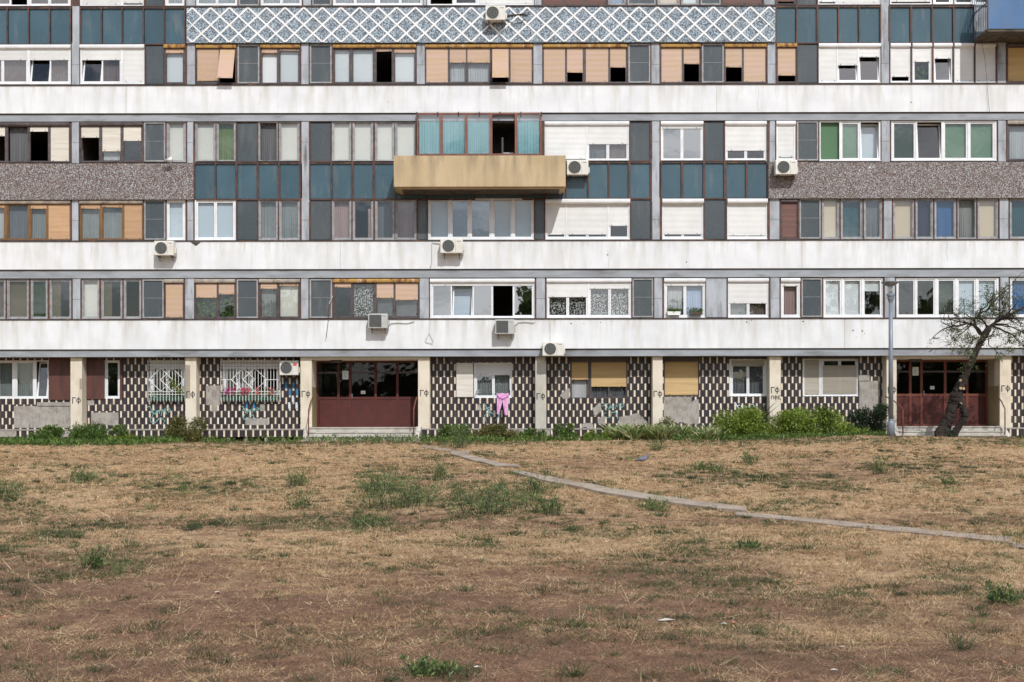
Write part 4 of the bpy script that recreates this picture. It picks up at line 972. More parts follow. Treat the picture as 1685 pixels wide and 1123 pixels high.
# pillars
PIL = [(116, 135), (305, 323), (494.5, 513), (688, 707), (881, 899), (1074, 1090.5), (1266.5, 1285), (1459, 1475.5), (1645.5, 1664)]
for i, (a, c) in enumerate(PIL):
    b = MB(); b.box(X(a, YP), X(c, YP), YP, YG + .05, Z(706, .1) - .0, GZT + .02, 'pillar_paint' if i != 4 else 'pillar_grey'); p_ = b.build('pillar', BLD, bevel=.006)
    s = MB(); m_ = 'black_paint'; um = (a + c) / 2; dv = [658, 648.5, 648, 647, 652.5, 649, 643, 643, 641][i]; y = YP - .001; du = random.uniform(-.6, .6)
    def g_(u, v): return (X(um + du + u, y), Z(dv + v, y))
    k = 1.0; wd = .028
    ribbon(s, [g_(-6, 5), g_(-6.2, -4.6), g_(-.8, -4.2)], wd, m_, y)
    ribbon(s, [g_(3.7, -5.2 if i else -5), g_(3.5, 6)], wd, m_, y)
    ribbon(s, [g_(3.6 + 3.1 * math.cos(q * .628), 0 + 3.0 * math.sin(q * .628)) for q in range(11)], wd * .9, m_, y)
    if i == 6:
        ribbon(s, [g_(-6, 15), g_(-6, 9.6), g_(-2.4, 9.4), g_(-2.4, 15)], .02, m_, y); ribbon(s, [g_(1.2, 8), g_(1.2, 17)], .02, m_, y)
        ribbon(s, [g_(1.2 + 2 * math.cos(q * .785), 12 + 1.9 * math.sin(q * .785)) for q in range(9)], .02, m_, y)
        ribbon(s, [g_(5, 8.8), g_(5, 15.5)], .02, m_, y); ribbon(s, [g_(8.4, 8.6), g_(5.2, 12), g_(8.8, 15.5)], .02, m_, y)
    s.build('graffiti', p_)
    if i in (0, 1): s = MB(); s.box(X(a + (15 if i == 0 else 0), YP), X(c if i == 0 else a + 8, YP), YP - .003, YP - .001, Z(640 if i == 0 else 655, YP), Z(622 if i == 0 else 600, YP), 'pillar_side'); s.build('paint_patch', p_)
# tags sprayed on the tiles
def tagpaint(cu, cv, mat, sc=1.0, kind=0):
    b = MB(); y = YG - .006
    def g(u, v): return (X(cu + u * sc, y), Z(cv + v * sc, y))
    S = [[(-20, -10), (-17, -12), (-14, -6), (-10, 2), (-12, 6)], [(-16, -1), (-8, -6)], [(-13, -2), (-5, 4)], [(-4, -5), (-6, 2), (0, -2), (2, 3)], [(-6, 0), (2, -3)], [(4, 4), (5, -6), (8, 0), (11, -6), (13, 3)], [(13, -6), (18, -8), (20, -3), (16, 0)],
         [(-10, 8), (-15, 12), (-13, 18), (-6, 18), (-1, 11)], [(-1, 11), (5, 9), (9, 14), (8, 20)]]
    if kind: S = [[(-20, -11), (-14, -2), (-8, 6)], [(-20, 0), (-13, -3), (-6, -6)], [(-12, -2), (-10, 8), (-6, 14)], [(-16, 20), (-17, 10), (-11, 5), (-4, 6)], [(-6, 2), (0, 6), (6, 12)], [(0, 20), (4, 11), (9, 7)], [(14, 6), (20, 4), (22, -1), (17, -6)]]
    for st in S: ribbon(b, [g(p[0] + random.gauss(0, 1.1), p[1] + random.gauss(0, 1.1)) for p in st], random.uniform(.016, .032), mat, y)
    part(b, 'graffiti')
tagpaint(262, 678, 'cyan_paint', .95); tagpaint(412, 676, 'cyan_paint', .75); tagpaint(816, 675, 'cyan_paint', .95, 1); tagpaint(1008, 671, 'cyan_paint', .95); tagpaint(1224, 672, 'pale_paint', .8)
# entrances
for ei, (a, c) in enumerate(ENT):
    ye = 1.28; xa, xb = X(a, YP), X(c, YP); zf = Z(703, .1); x0, x1 = xa, xb
    b = MB()
    for xx, sgn in ((xa - .12, 1), (xb, 1)):
        b.box(xx, xx + .12, YG, ye + .3, zf, GZT, 'pillar_paint' if ei == 0 else 'pillar_side'); 
    b.box(xa + .001, xa + .006, YP + .1, ye, zf, zf + 1.42, 'dado'); b.box(xb - .006, xb - .001, YP + .1, ye, zf, zf + 1.42, 'dado')
    b.box(xa, xb, YP + .02, ye + .3, GZT - .1, GZT + .05, 'pillar_paint')
    part(b, 'entrance_surround')
    b = MB(); b.box(xa + .6, xa + 1.0, YP + .3, YP + .5, GZT - .19, GZT - .101, 'f_d'); b.build('ceiling_lamp', BLD)
    d = MB(); z1 = GZT - .1; zm = Z(655 if ei == 0 else 651.5, ye); w_ = .07; fm = 'door_frame_paint' if ei else 'door_paint'
    d.ring(x0 + .01, x1 - .01, ye, ye + .08, zf + .002, z1, w_, fm); d.box(x0 + w_, x1 - w_, ye + .002, ye + .078, zm - .045, zm + .045, fm)
    zh = z1 - .42
    d.box(x0 + w_, x1 - w_, ye + .004, ye + .07, zh - .03, zh + .03, 'f_d')
    us = (557, 576.5, 618, 654) if ei == 0 else (1498, 1516.5, 1555.5, 1591.5)
    xs = [x0 + w_] + [X(u, ye) for u in us] + [x1 - w_]
    for q in xs[1:-1]: d.box(q - .045, q + .045, ye - .004, ye + .076, zf + .07, z1 - w_, fm)
    dr = d.build('entrance_door', BLD)
    for q, r_ in zip(xs[:-1], xs[1:]):
        p = MB(); p.box(q + .03, r_ - .03, ye + .02, ye + .05, zf + .06, zm - .03, 'door_paint'); p.build('door_panel', dr)
        p = MB(); p.face([(q + .02, ye + .04, zm), (r_ - .02, ye + .04, zm), (r_ - .02, ye + .04, z1 - .05), (q + .02, ye + .04, z1 - .05)], 'glass_dark'); p.build('pane', dr)
    p = MB(); p.box(xs[2] + .06, xs[2] + .08, ye - .06, ye - .02, zm - .02, zm + .16, 'galv'); p.box(xs[2] + .055, xs[2] + .085, ye - .03, ye - .005, zm + .1, zm + .13, 'galv'); p.build('door_handle', dr)
    p = MB(); un, vn = ((568.5, 617), (1506.5, 612.5))[ei]; p.box(X(un - 5, ye), X(un + 5, ye), ye - .012, ye - .006, Z(vn + 7, ye), Z(vn - 7, ye), 'paper')
    for k in range(5): p.box(X(un - 3, ye), X(un + 3 - (k % 3), ye), ye - .014, ye - .012, Z(vn - 3 + 2 * k, ye), Z(vn - 3.5 + 2 * k, ye), 'mark_grey')
    p.build('notice', dr)
    p = MB(); un, vn = ((597.5, 645.5), (1534.5, 639.5))[ei]; p.box(X(un - 3.6, ye), X(un + 3.6, ye), ye + .02, ye + .03, Z(vn + 2.6, ye), Z(vn - 2.6, ye), 'paper'); p.box(X(un - 1.4, ye), X(un + 1.4, ye), ye + .018, ye + .02, Z(vn + .8, ye), Z(vn - .8, ye), 'mark_grey'); p.build('notice', dr)
    b = MB(); b.box(xa - .1, xb + .1, ye + 3, ye + 3.1, zf - .1, GZT, 'interior_dark'); b.box(xa, xb, YP, ye + 3, zf - .1, zf - .001, 'step_concrete'); part(b, 'entrance_hall')
    # steps as their own thing
    st = thing('entrance_steps', ('pale concrete entrance steps below the plain dark red doors at left of centre', 'pale concrete entrance steps behind the leaning tree trunk')[ei], 'steps', ((xa + xb) / 2, -.5, .86), 'entrance steps')
    org = st.location
    sx0, sx1 = (X(507, -.5), X(684, -.5)) if ei == 0 else (X(1480, -.5), X(1652, -.5))
    zs = [zf - .002, Z(710.5, -.3), Z(717.5, -.6)]
    for k, (za, ya, yb) in enumerate(((zs[0], -.25, .22), (zs[1], -.55, -.25), (zs[2], -.85, -.55))):
        s = MB(); s.box(sx0, sx1, ya + .03, yb, .55, za - .035, 'step_concrete'); s.box(sx0 - .001, sx1 + .001, ya, yb, za - .035, za, 'step_concrete'); s.build('step', st, org)
    for sg, xx in ((-1, sx0), (1, sx1)):
        s = MB(); xw0, xw1 = (xx - .16, xx - .002) if sg < 0 else (xx + .002, xx + .16)
        pr = [(-.9, .6), (-.9, .98), (-.75, 1.0), (-.15, zf + .02), (.195, zf + .02), (.195, .6)]
        A = [(xw0, p, q) for p, q in pr]; B_ = [(xw1, p, q) for p, q in pr]; s.face(A, 'step_concrete'); s.face(B_[::-1], 'step_concrete')
        for i in range(6): j = (i + 1) % 6; s.face([A[i], B_[i], B_[j], A[j]], 'step_concrete')
        s.build('cheek_wall', st, org)
        s = MB(); xr = xx + (.05 if sg < 0 else -.05); xt = (xa + .04 if sg < 0 else xb - .04) if ei == 0 else (xx - .28 if sg < 0 else xb - .1)
        s.tube([(xr, -.72, .7), (xr, -.72, 1.95), (xr, -.68, 2.0), ((xr + xt) / 2, -.3, 2.25), (xt, .15, 2.42), (xt, .21, 2.42)], .022, 'rail_rust', 8)
        s.build('handrail', st, org, smooth=True)
# grilles on the two barred windows (each with its flower box)
def grille(u0, u1, dia, nd):
    y = YG - .16; b = MB(); x0, x1 = X(u0, y), X(u1, y); z0, z1 = Z(660, y), Z(591, y); m = 'grille_white'; r_ = .011
    n = int((x1 - x0) / .105)
    for k in range(n + 1):
        x = x0 + (x1 - x0) * k / n; b.tube([(x, y + .1, z0 + .02), (x, y + .02, z0 - .01), (x, y, z0 + .03), (x, y, z1)], r_, m, 5)
    for v in (594, 600.5, 605, 644, 648.5): b.tube([(x0, y - .012, Z(v, y)), (x1, y - .012, Z(v, y))], r_, m, 5)
    for v in (600.5, 648.5):
        for x in (x0, x1): b.tube([(x, y, Z(v, y)), (x, YG, Z(v, y))], r_, m, 5)
    zc = Z(624.5, y); b.tube([(x0, y - .012, zc), (X(dia - 19 * nd, y), y - .012, zc)], r_, m, 5); b.tube([(X(dia + 19 * nd, y), y - .012, zc), (x1, y - .012, zc)], r_, m, 5)
    for off in (-9.5, 9.5):
        c = dia + off; d = 19.5; b.tube([(X(c - d, y), y - .022, zc), (X(c, y), y - .022, Z(605.5, y)), (X(c + d, y), y - .022, zc), (X(c, y), y - .022, Z(643.5, y)), (X(c - d, y), y - .022, zc)], .017, m, 5)
    part(b, 'window_grille')
grille(243.5, 304, 274.5, 1.5); grille(363.5, 461, 410, 1.5)

# ---- air conditioners
def ac_unit(u0, u1, v0, v1, kind, label, wall=0.0, mark=None, depth=.30, off=.1):
    yf = wall - off - depth; x0, x1, z0, z1 = X(u0, yf), X(u1, yf), Z(v1, yf), Z(v0, yf); yb = wall - off
    o = thing('air_conditioner', label, 'air conditioner', ((x0 + x1) / 2, yb, z0), 'air conditioners on the facade'); org = o.location; W_ = x1 - x0; Hh = z1 - z0
    cm = 'ac_cream' if kind == 'fan' else 'ac_grey'
    b = MB(); b.box(x0, x1, yf, yb, z0, z1, cm); b.build('casing', o, org, bevel=.018)
    b = MB(); 
    if kind == 'fan':
        cx, cz, r_ = x0 + W_ * .36, (z0 + z1) / 2, min(Hh * .41, W_ * .3)
        b.disc(cx, cz, r_, yf - .006, yf - .001, 'ac_dark', 28)
        for k in range(-5, 6): 
            xx = cx + k * r_ / 5.6; hh = math.sqrt(max(r_ * r_ - (xx - cx) ** 2, 0)); b.tube([(xx, yf - .012, cz - hh), (xx, yf - .012, cz + hh)], .004, 'ac_grille', 4)
        for q in (.35, .68, 1.0):
            b.tube([(cx + r_ * q * math.cos(i * .3142), yf - .016, cz + r_ * q * math.sin(i * .3142)) for i in range(21)], .005, 'ac_grille', 4)
    else:
        a, c = x0 + W_ * .06, x0 + W_ * .68; b.box(a, c, yf - .004, yf - .001, z0 + Hh * .08, z1 - Hh * .08, 'ac_dark')
        for k in range(13): zz = z0 + Hh * (.1 + .8 * k / 12); b.box(a, c, yf - .014, yf - .004, zz, zz + .008, 'ac_grille')
    b.build('fan_grille', o, org)
    b = MB(); b.box(x0 + W_ * .68, x0 + W_ * .685, yf - .002, yf + .01, z0 + .02, z1 - .02, 'ac_dark'); b.box(x1 - W_ * .26, x1 - W_ * .08, yf - .004, yf - .001, z1 - Hh * .2, z1 - Hh * .14, 'mark_grey')
    if mark == 'red': b.box(x1 - W_ * .28, x1 - W_ * .08, yf - .006, yf - .0045, z1 - Hh * .36, z1 - Hh * .2, 'mark_red')
    if mark == 'pinkdots':
        for q in range(7): b.box(x1 - W_ * (.26 - .03 * q), x1 - W_ * (.245 - .03 * q), yf - .004, yf - .001, z1 - Hh * (.42 + .1 * (q % 2)), z1 - Hh * (.38 + .1 * (q % 2)), 'mark_red')
    b.build('marking', o, org)
    b = MB(); b.box(x1 + .001, x1 + .05, yb - .2, yb - .03, z0 + .08, z0 + .28, cm); b.build('valve_cover', o, org, bevel=.01)
    for f in (.16, .84):
        b = MB(); xx = x0 + W_ * f; b.box(xx - .018, xx + .018, yf + .02, wall - .001, z0 - .035, z0 - .002, 'f_d'); b.tube([(xx, wall - .01, z0 - .15), (xx, yf + .12, z0 - .04)], .013, 'f_d', 4); b.build('bracket', o, org)
    return o, (x0, x1, z0, z1, yf)
AC = [ac_unit(800, 833, 9, 33, 'fan', 'air conditioner on the blue grey lattice band at the top', 0),
      ac_unit(254, 286, 395.5, 419.5, 'fan', 'air conditioner with pink marks under the window left of the corner column', 0, 'pinkdots'),
      ac_unit(725, 762, 393, 416.5, 'fan', 'air conditioner on white wall below the window under the tan balcony', 0),
      ac_unit(606, 638, 516, 540, 'louvre', 'grey louvred air conditioner above the left entrance door', 0),
      ac_unit(815, 846.5, 526, 550, 'louvre', 'grey louvred air conditioner right below the five light white window', 0),
      ac_unit(893, 928, 563, 586, 'fan', 'air conditioner over the pillar top, below the lace curtained windows', 0),
      ac_unit(933.5, 969, 263.5, 288, 'fan', 'air conditioner touching the right end of the tan balcony', .14),
      ac_unit(1277, 1313, 264, 288, 'fan', 'air conditioner on the brown pebbledash band at right', 0),
      ac_unit(460, 491, 593, 617, 'fan', 'air conditioner with red badge beside the barred ground floor window', YG, 'red', .3, .12)]
def cable(name, pts, y, r_, mat, label, cat='cable'):
    b = MB(); P = [(X(u, y), y, Z(v, y)) for u, v in pts]; b.tube(P, r_, mat, 6); tag(b.build(name, None, P[0], smooth=True), label, cat)
cable('cable', [(833, 27), (845, 25), (855, 24), (862, 23), (869, 26), (871, 20)], -.03, .022, 'cable_dark', 'thick dark hose from the topmost air conditioner to a wall hole')
cable('cable', [(833, 30), (840, 36), (848, 39), (858, 37), (866, 30)], -.03, .01, 'cable_dark', 'thin drooping wire beside the topmost air conditioner')
cable('cable', [(640, 536), (644, 532), (655, 531), (670, 532), (682, 529)], -.03, .013, 'cable_pale', 'pale hose running right from the air conditioner above the left entrance')
cable('cable', [(847, 537), (853, 531), (865, 530), (878, 532), (881, 529)], -.03, .013, 'cable_pale', 'pale hose looping right of the louvred unit under the wide white window')
cable('cable', [(724, 401), (716, 400), (711, 399), (711, 415), (711, 430), (710, 437), (708, 440)], -.03, .013, 'cable_pale', 'cable dropping from the air conditioner beneath the tan balcony')
cable('cable', [(707, 529), (706.5, 548), (700, 562), (700.5, 563), (712, 566), (713, 562), (706.5, 548)], -.03, .008, 'cable_pale', 'thin wire loop hanging right of the left entrance roof')
cable('cable', [(1617, 72), (1622, 100), (1626, 150), (1629, 186)], -.06, .006, 'cable_dark', 'thin wire hanging down the wall below the blue balcony')
b = MB()
for (u, v) in ((1404, 545), (1419, 546), (1423, 550), (1409, 556), (989, 531), (1237, 528), (1229, 531), (1322, 530), (940, 533), (961, 533), (1000, 420), (1130, 432), (1415, 282), (1432, 277), (1433, 283), (640, 168), (1500, 170)):
    r_ = random.uniform(.012, .028); b.disc(X(u), Z(v), r_, -.006, .001 if v < 400 and v > 260 else .001, 'dark_concrete' if v > 300 or v < 200 else 'lattice_white', 8)
part(b, 'wall_hole')
for q in [[(905, 530), (904.6, 545), (906, 556), (905, 573)], [(1000, 412), (1003, 425), (1001, 441)], [(428, 148), (430, 160), (427, 172)], [(1248, 142), (1250, 155), (1247, 170), (1249, 184)], [(150, 398), (152, 410), (149, 424)], [(1560, 400), (1557, 415), (1560, 430)]]:
    b = MB(); ribbon(b, [(X(u), Z(v)) for u, v in q], .007, 'cement', -.0005, .002); part(b, 'crack')
b = MB(); b.prism([(X(314), Z(398)), (X(331), Z(398)), (X(323), Z(404.5))], -.006, .001, 'dark_concrete'); part(b, 'render_gap')
# roller pole and spotlight on the facade
b = MB(); P = [(X(u, y), y, Z(v, y)) for u, v, y in ((548, 487, .03), (542, 500, -.08), (541.5, 520, -.1), (537, 555, -.12))]
b.tube(P[:2], .02, 'f_a', 6); b.tube(P[1:], .012, 'rail_rust', 6); tag(b.build('wall_pole', None, P[0]), 'thin rusty pole hanging on the white wall left of the louvred unit', 'pole')
o = thing('spotlight', 'small white spotlight on an arm over the left pebbledash band', 'spotlight', (X(284), -.02, Z(276)))
b = MB(); b.tube([(X(285), -.01, Z(278)), (X(285), -.2, Z(270)), (X(283), -.22, Z(267))], .014, 'grille_white', 6); b.build('arm', o, o.location)
b = MB(); b.tube([(X(279), -.24, Z(265.5)), (X(287), -.24, Z(263.5))], [.05, .09], 'grille_white', 10); b.tube([(X(275), -.24, Z(266.5)), (X(279), -.24, Z(265.5))], [.08, .05], 'galv', 10); b.build('head', o, o.location, smooth=True)

# ---- laundry
def laundry():
    o = thing('clothes_line', 'short clothes line on brackets below the cream shuttered window', 'clothes line', (X(783, .5), .5, Z(648, .5)))
    b = MB(); y = YG - .3
    for u in (784, 839): b.tube([(X(u, YG), YG, Z(643, YG)), (X(u, y), y, Z(647, y)), (X(u, y), y - .02, Z(650, y))], .012, 'cable_dark', 5)
    b.build('bracket', o, o.location)
    b = MB()
    for dy in (0, .08): b.tube([(X(784, y), y + dy, Z(648, y)), (X(812, y), y + dy, Z(648.6, y)), (X(839, y), y + dy, Z(647, y))], .005, 'cable_dark', 4)
    b.build('line', o, o.location)
    y = y - .03; org = (X(827, y), y, Z(648, y))
    b = MB(); n = 14
    def leg(us, v0, v1):   # closed tube-like trouser leg with depth
        rings = []
        for k in range(9):
            t = k / 8; a = us[0] + (us[2] - us[0]) * t; c = us[1] + (us[3] - us[1]) * t; v = v0 + (v1 - v0) * t; cx, rx = (X(a, y) + X(c, y)) / 2, (X(c, y) - X(a, y)) / 2; z = Z(v, y)
            rings.append([(cx + rx * math.cos(q * 2 * math.pi / n), y + (.034 + .022 * math.sin(k * .9 + q * 2.3)) * math.sin(q * 2 * math.pi / n), z + .012 * math.sin(q * 2 + k)) for q in range(n)])
        for r1, r2 in zip(rings[:-1], rings[1:]):
            for q in range(n): b.face([r1[q], r1[(q + 1) % n], r2[(q + 1) % n], r2[q]], 'pink_cloth')
    leg((817.6, 828, 817.5, 821.5), 655, 682); leg((826, 837, 830.5, 835.5), 655, 683.5); leg((817, 837.2, 817.5, 837), 647.5, 657.5)
    t = b.build('pink_trousers', None, org, smooth=True); tag(t, 'pink trousers hung to dry on the line below the ground floor window', 'trousers')
    b = MB(); P = [(X(u, y), y - .045, Z(v, y)) for u, v in ((818, 650), (822, 655), (827, 656.5), (833, 654), (837, 650.5))]; b.tube(P, .02, 'pink_waist', 6); b.build('tied_string', t, org)
laundry()

# ---- planting
def foliage(name, c, rad, n, mat, parent, size=(.05, .1), seed=0, shape=1.6, lean=0.6):
    rg = np.random.default_rng(seed + 100); cx, cy, cz = c; rx, ry, rz = rad
    # lobes give an uneven outline
    k = max(8, int(rx * 14)); lob = np.stack([rg.uniform(-.8, .8, k) * rx, rg.uniform(-.7, .7, k) * ry, rg.uniform(.1, .72, k) * rz * 2], -1); lob[:, 2] *= 1 - .35 * (lob[:, 0] / rx) ** 2; lr = rg.uniform(.4, .62, k) * min(rz * 1.1, max(rx * .9, .2)) * 1.0
    i = rg.integers(0, k, n); d = unit(rg.normal(size=(n, 3))); r_ = rg.random(n) ** .45
    P = lob[i] + d * (lr[i] * r_)[:, None] * np.array([1.1, 1, .9]); ok = P[:, 2] > 0; P = P[ok]; d = d[ok]; n = len(P)
    P[:, 0] = np.clip(P[:, 0], -rx * 1.08, rx * 1.08); P[:, 2] = np.minimum(P[:, 2], 2 * rz * (1 + .06 * np.sin(P[:, 0] * 9)))
    D = unit(d * .8 + rg.normal(size=(n, 3)) * .6 + np.array([0, 0, lean * .5])); Wd = unit(np.cross(D, rg.normal(size=(n, 3))))
    L = rg.uniform(*size, n); t = rg.random(n) * .7 + .3 * vnoise(P[:, 0] * 1.0, P[:, 2] * 1.0, 5.0, seed)
    P = P + np.array([cx, cy, cz]); return leaf_mesh(name, P, D, Wd, L, L * .55, t, mat, parent, c)
def shrub(u0, u1, vt, vb, y, mat, label, n=2200, size=(.045, .09), seed=0, name='shrub', group='shrubs along the foot of the wall', ry=None):
    x0, x1 = X(u0, y), X(u1, y); cx = (x0 + x1) / 2; zb = gz(cx, y); zt = Z(vt, y); rx = (x1 - x0) / 2
    o = thing(name, label, 'shrub', (cx, y, zb), group); rz = (zt - zb) / 2 * 1.18
    foliage('foliage', (cx, y, zb), (rx, ry or min(rx, .5), rz), int(n * 1.35), mat, o, size, seed)
    b = MB(); rg = random.Random(seed)
    for k in range(max(4, int(rx * 8))):
        xx = cx + rg.uniform(-.7, .7) * rx; P = [(xx, y + rg.uniform(-.15, .15), zb - .05), (xx + rg.uniform(-.1, .1), y + rg.uniform(-.2, .2), zb + rz), (xx + rg.uniform(-.2, .2), y + rg.uniform(-.3, .3), zb + rz * 1.6)]; b.tube(P, [.014, .009, .004], 'twig', 5)
    b.build('stem', o, o.location)
    return o
SH = [(50, 100, 702, 736, -1.2, 'leaf_green', 'leafy green shrub leftmost along the wall, under the grey plinth patch', 2200), (110, 172, 688, 737, -1.3, 'leaf_green', 'tall green shrub in front of the leftmost pillar', 3600),
      (182, 209, 696, 730, -.8, 'leaf_green', 'small upright green shrub between the leftmost pillar and the round reddish shrub', 1000), (272, 337, 683, 727, -.7, 'leaf_red', 'round reddish green shrub in front of the second pillar', 3800),
      (720, 780, 695, 727, -.5, 'leaf_green', 'loose green shrub just right of the left entrance', 2200), (774, 855, 697, 726, -.5, 'leaf_red', 'wide low olive shrub below the pink trousers', 2800), (855, 897, 702, 727, -.5, 'leaf_green', 'small green shrub at the pillar under the wall unit', 1400),
      (912, 949, 696, 727, -.5, 'leaf_green', 'compact dark green shrub just right of the middle pillar', 1800), (958, 1004, 711, 729, -.9, 'leaf_bright', 'low yellow green shrub at the left end of the striped leaved plants', 1500),
      (1072, 1118, 691, 715, -.2, 'leaf_red', 'brownish green shrub rising behind the striped leaved plants', 1500),
      (1174, 1288, 674, 727, -.8, 'leaf_bright', 'big yellow green shrub below the tagged window, left of the pair', 7500), (1268, 1406, 669, 727, -.9, 'leaf_bright', 'widest bright yellow green shrub below the beige shuttered window', 9000),
      (1404, 1462, 664, 727, -.4, 'leaf_dark', 'dark green climbing shrub beside the lamp post', 4200)]
for i, (a, c, vt, vb, y, m_, lb, n) in enumerate(SH): shrub(a, c, vt, vb, y, m_, lb, n, seed=i)
def strappy(u0, u1, vt, y, mat, label, n, seed, name='strappy_plant', cat='plant', L=(.25, .5), group=None):
    rg = np.random.default_rng(seed); x0, x1 = X(u0, y), X(u1, y); cx = (x0 + x1) / 2; zb = gz(cx, y); k = max(2, int((x1 - x0) / .22))
    cxs = np.linspace(x0 + .1, x1 - .1, k) + rg.normal(0, .05, k); cys = y + rg.uniform(-.25, .25, k); i = rg.integers(0, k, n)
    P = np.stack([cxs[i] + rg.normal(0, .03, n), cys[i] + rg.normal(0, .03, n), np.full(n, zb)], -1); a = rg.uniform(0, 6.283, n); el = rg.uniform(.75 if n > 100 else 1.15, 1.5, n)
    D = np.stack([np.cos(a) * np.cos(el), np.sin(a) * np.cos(el), np.sin(el)], -1); Wd = unit(np.cross(D, rg.normal(size=(n, 3)))); h = Z(vt, y) - zb; LL = rg.uniform(.75, 1.5, n) * h
    bend = np.stack([np.cos(a) * .22, np.sin(a) * .22, -.12 * np.ones(n)], -1)
    o = thing(name, label, cat, (cx, y, zb), group); leaf_mesh('leaves', P, D, Wd, LL, rg.uniform(.03, .055, n) * (1 if n > 100 else 1.1), rg.random(n), mat, o, (cx, y, zb), bend=bend)
strappy(1003, 1075, 701, -1.1, 'leaf_lily', 'striped pale and green strap leaved clump left part of the flower bed', 700, 1, group='strap leaved plants')
strappy(1068, 1122, 702, -1.15, 'leaf_lily', 'striped strap leaved clump in front of the brownish shrub and pillar', 600, 2, group='strap leaved plants')
strappy(1116, 1184, 704, -1.1, 'leaf_lily', 'striped strap leaved clump touching the big yellow green shrub', 600, 3, group='strap leaved plants')
strappy(166, 226, 716, -1.3, 'leaf_bright', 'grassy strap leaved clump left of the round reddish shrub', 420, 4, group='strap leaved plants')
strappy(222, 284, 717, -1.2, 'leaf_weed', 'green strap leaved clump against the round reddish shrub', 420, 5, group='strap leaved plants')
strappy(-10, 58, 722, -1.4, 'leaf_green', 'low grassy clump at the far left foot of the wall', 500, 6, group='strap leaved plants')
strappy(96, 118, 724, -1.5, 'leaf_green', 'short grassy tuft between the two leftmost shrubs', 160, 8, group='strap leaved plants')
strappy(1398, 1430, 706, -1.0, 'leaf_bright', 'tall thin grassy clump between bright shrub and dark climber', 160, 9, group='strap leaved plants')
strappy(1218, 1247, 672, -.3, 'leaf_dark', 'dark broad leaved plant sticking up behind the big yellow green shrub', 60, 7, L=(.3, .6), group='strap leaved plants')
def ground_cover():
    rg = np.random.default_rng(61); n = 30000
    u = np.concatenate([rg.uniform(-20, 300, 15000), rg.uniform(700, 1010, 5000), rg.uniform(1110, 1465, 7000), rg.uniform(330, 700, 3000)]); y = rg.uniform(-3.6, -.5, n); y = np.where(u > 330, rg.uniform(-2.6, -.5, n), y); x = X(u, y)
    m = vnoise(x, y, 1.3, 71) * .6 + vnoise(x, y, 4, 72) * .4; k = m > np.where(u < 300, .3, .46); x, y, m = x[k], y[k], m[k]; n = len(x)
    P = np.stack([x, y, ground_z(x, y) + rg.random(n) * .16 * m * 1.6], -1); D = unit(rg.normal(size=(n, 3)) * .6 + np.array([0, 0, .8])); L = rg.uniform(.06, .16, n)
    tag(leaf_mesh('ground_cover', P, D, unit(np.cross(D, rg.normal(size=(n, 3)))), L, rg.uniform(.02, .05, n), rg.random(n), 'leaf_green'), 'low green leafy ground cover along the foot of the block', 'ground cover', kind='stuff')
ground_cover()
# weeds on the lawn
WEED = [(650, 838, 60, 90, 'large feathery green weed left of centre on the slope'), (805, 845, 52, 110, 'widest feathery weed in the middle of the slope'), (690, 830, 34, 50, 'weed clump right against the large feathery weed'), (620, 810, 40, 50, 'sparse tall weed behind the large feathery weed'),
        (490, 800, 28, 30, 'small dark weed alone on the straw left of the entrance steps'), (728, 790, 30, 26, 'weed below the bend where the path leaves the entrance'), (883, 812, 30, 36, 'round weed beside the path step'), (1075, 842, 20, 38, 'low weed touching the path middle'),
        (495, 838, 34, 30, 'light green weed below the small dark weed'), (600, 868, 24, 50, 'low weed at the foot of the slope left of centre'), (157, 936, 36, 42, 'bushy weed on the left foreground'), (1650, 996, 36, 60, 'bushy weed at the right edge of the foreground'),
        (712, 1116, 30, 60, 'low dark weed at the bottom edge of the picture'), (4, 822, 44, 40, 'weed cut by the left edge'), (138, 792, 20, 40, 'weed clump high on the left slope'), (906, 846, 30, 46, 'light feathery weed right of the widest one'),
        (1443, 782, 26, 30, 'upright weed on the right slope below the dark climbing shrub'), (1180, 780, 20, 26, 'small weed on the right slope below the big shrub'), (1232, 764, 18, 24, 'small weed high on the right slope'), (756, 738, 36, 26, 'thin weed against the wall shrubs by the path start'),
        (1084, 742, 18, 26, 'pale weed below the striped leaved plants'), (1232, 905, 12, 40, 'flat weed below the second path step'), (640, 722, 14, 40, 'thin weed at the foot of the left entrance steps'), (1560, 800, 16, 26, 'small weed below the leaning tree'), (1150, 775, 16, 24, 'tiny weed left of the small right slope weeds')]
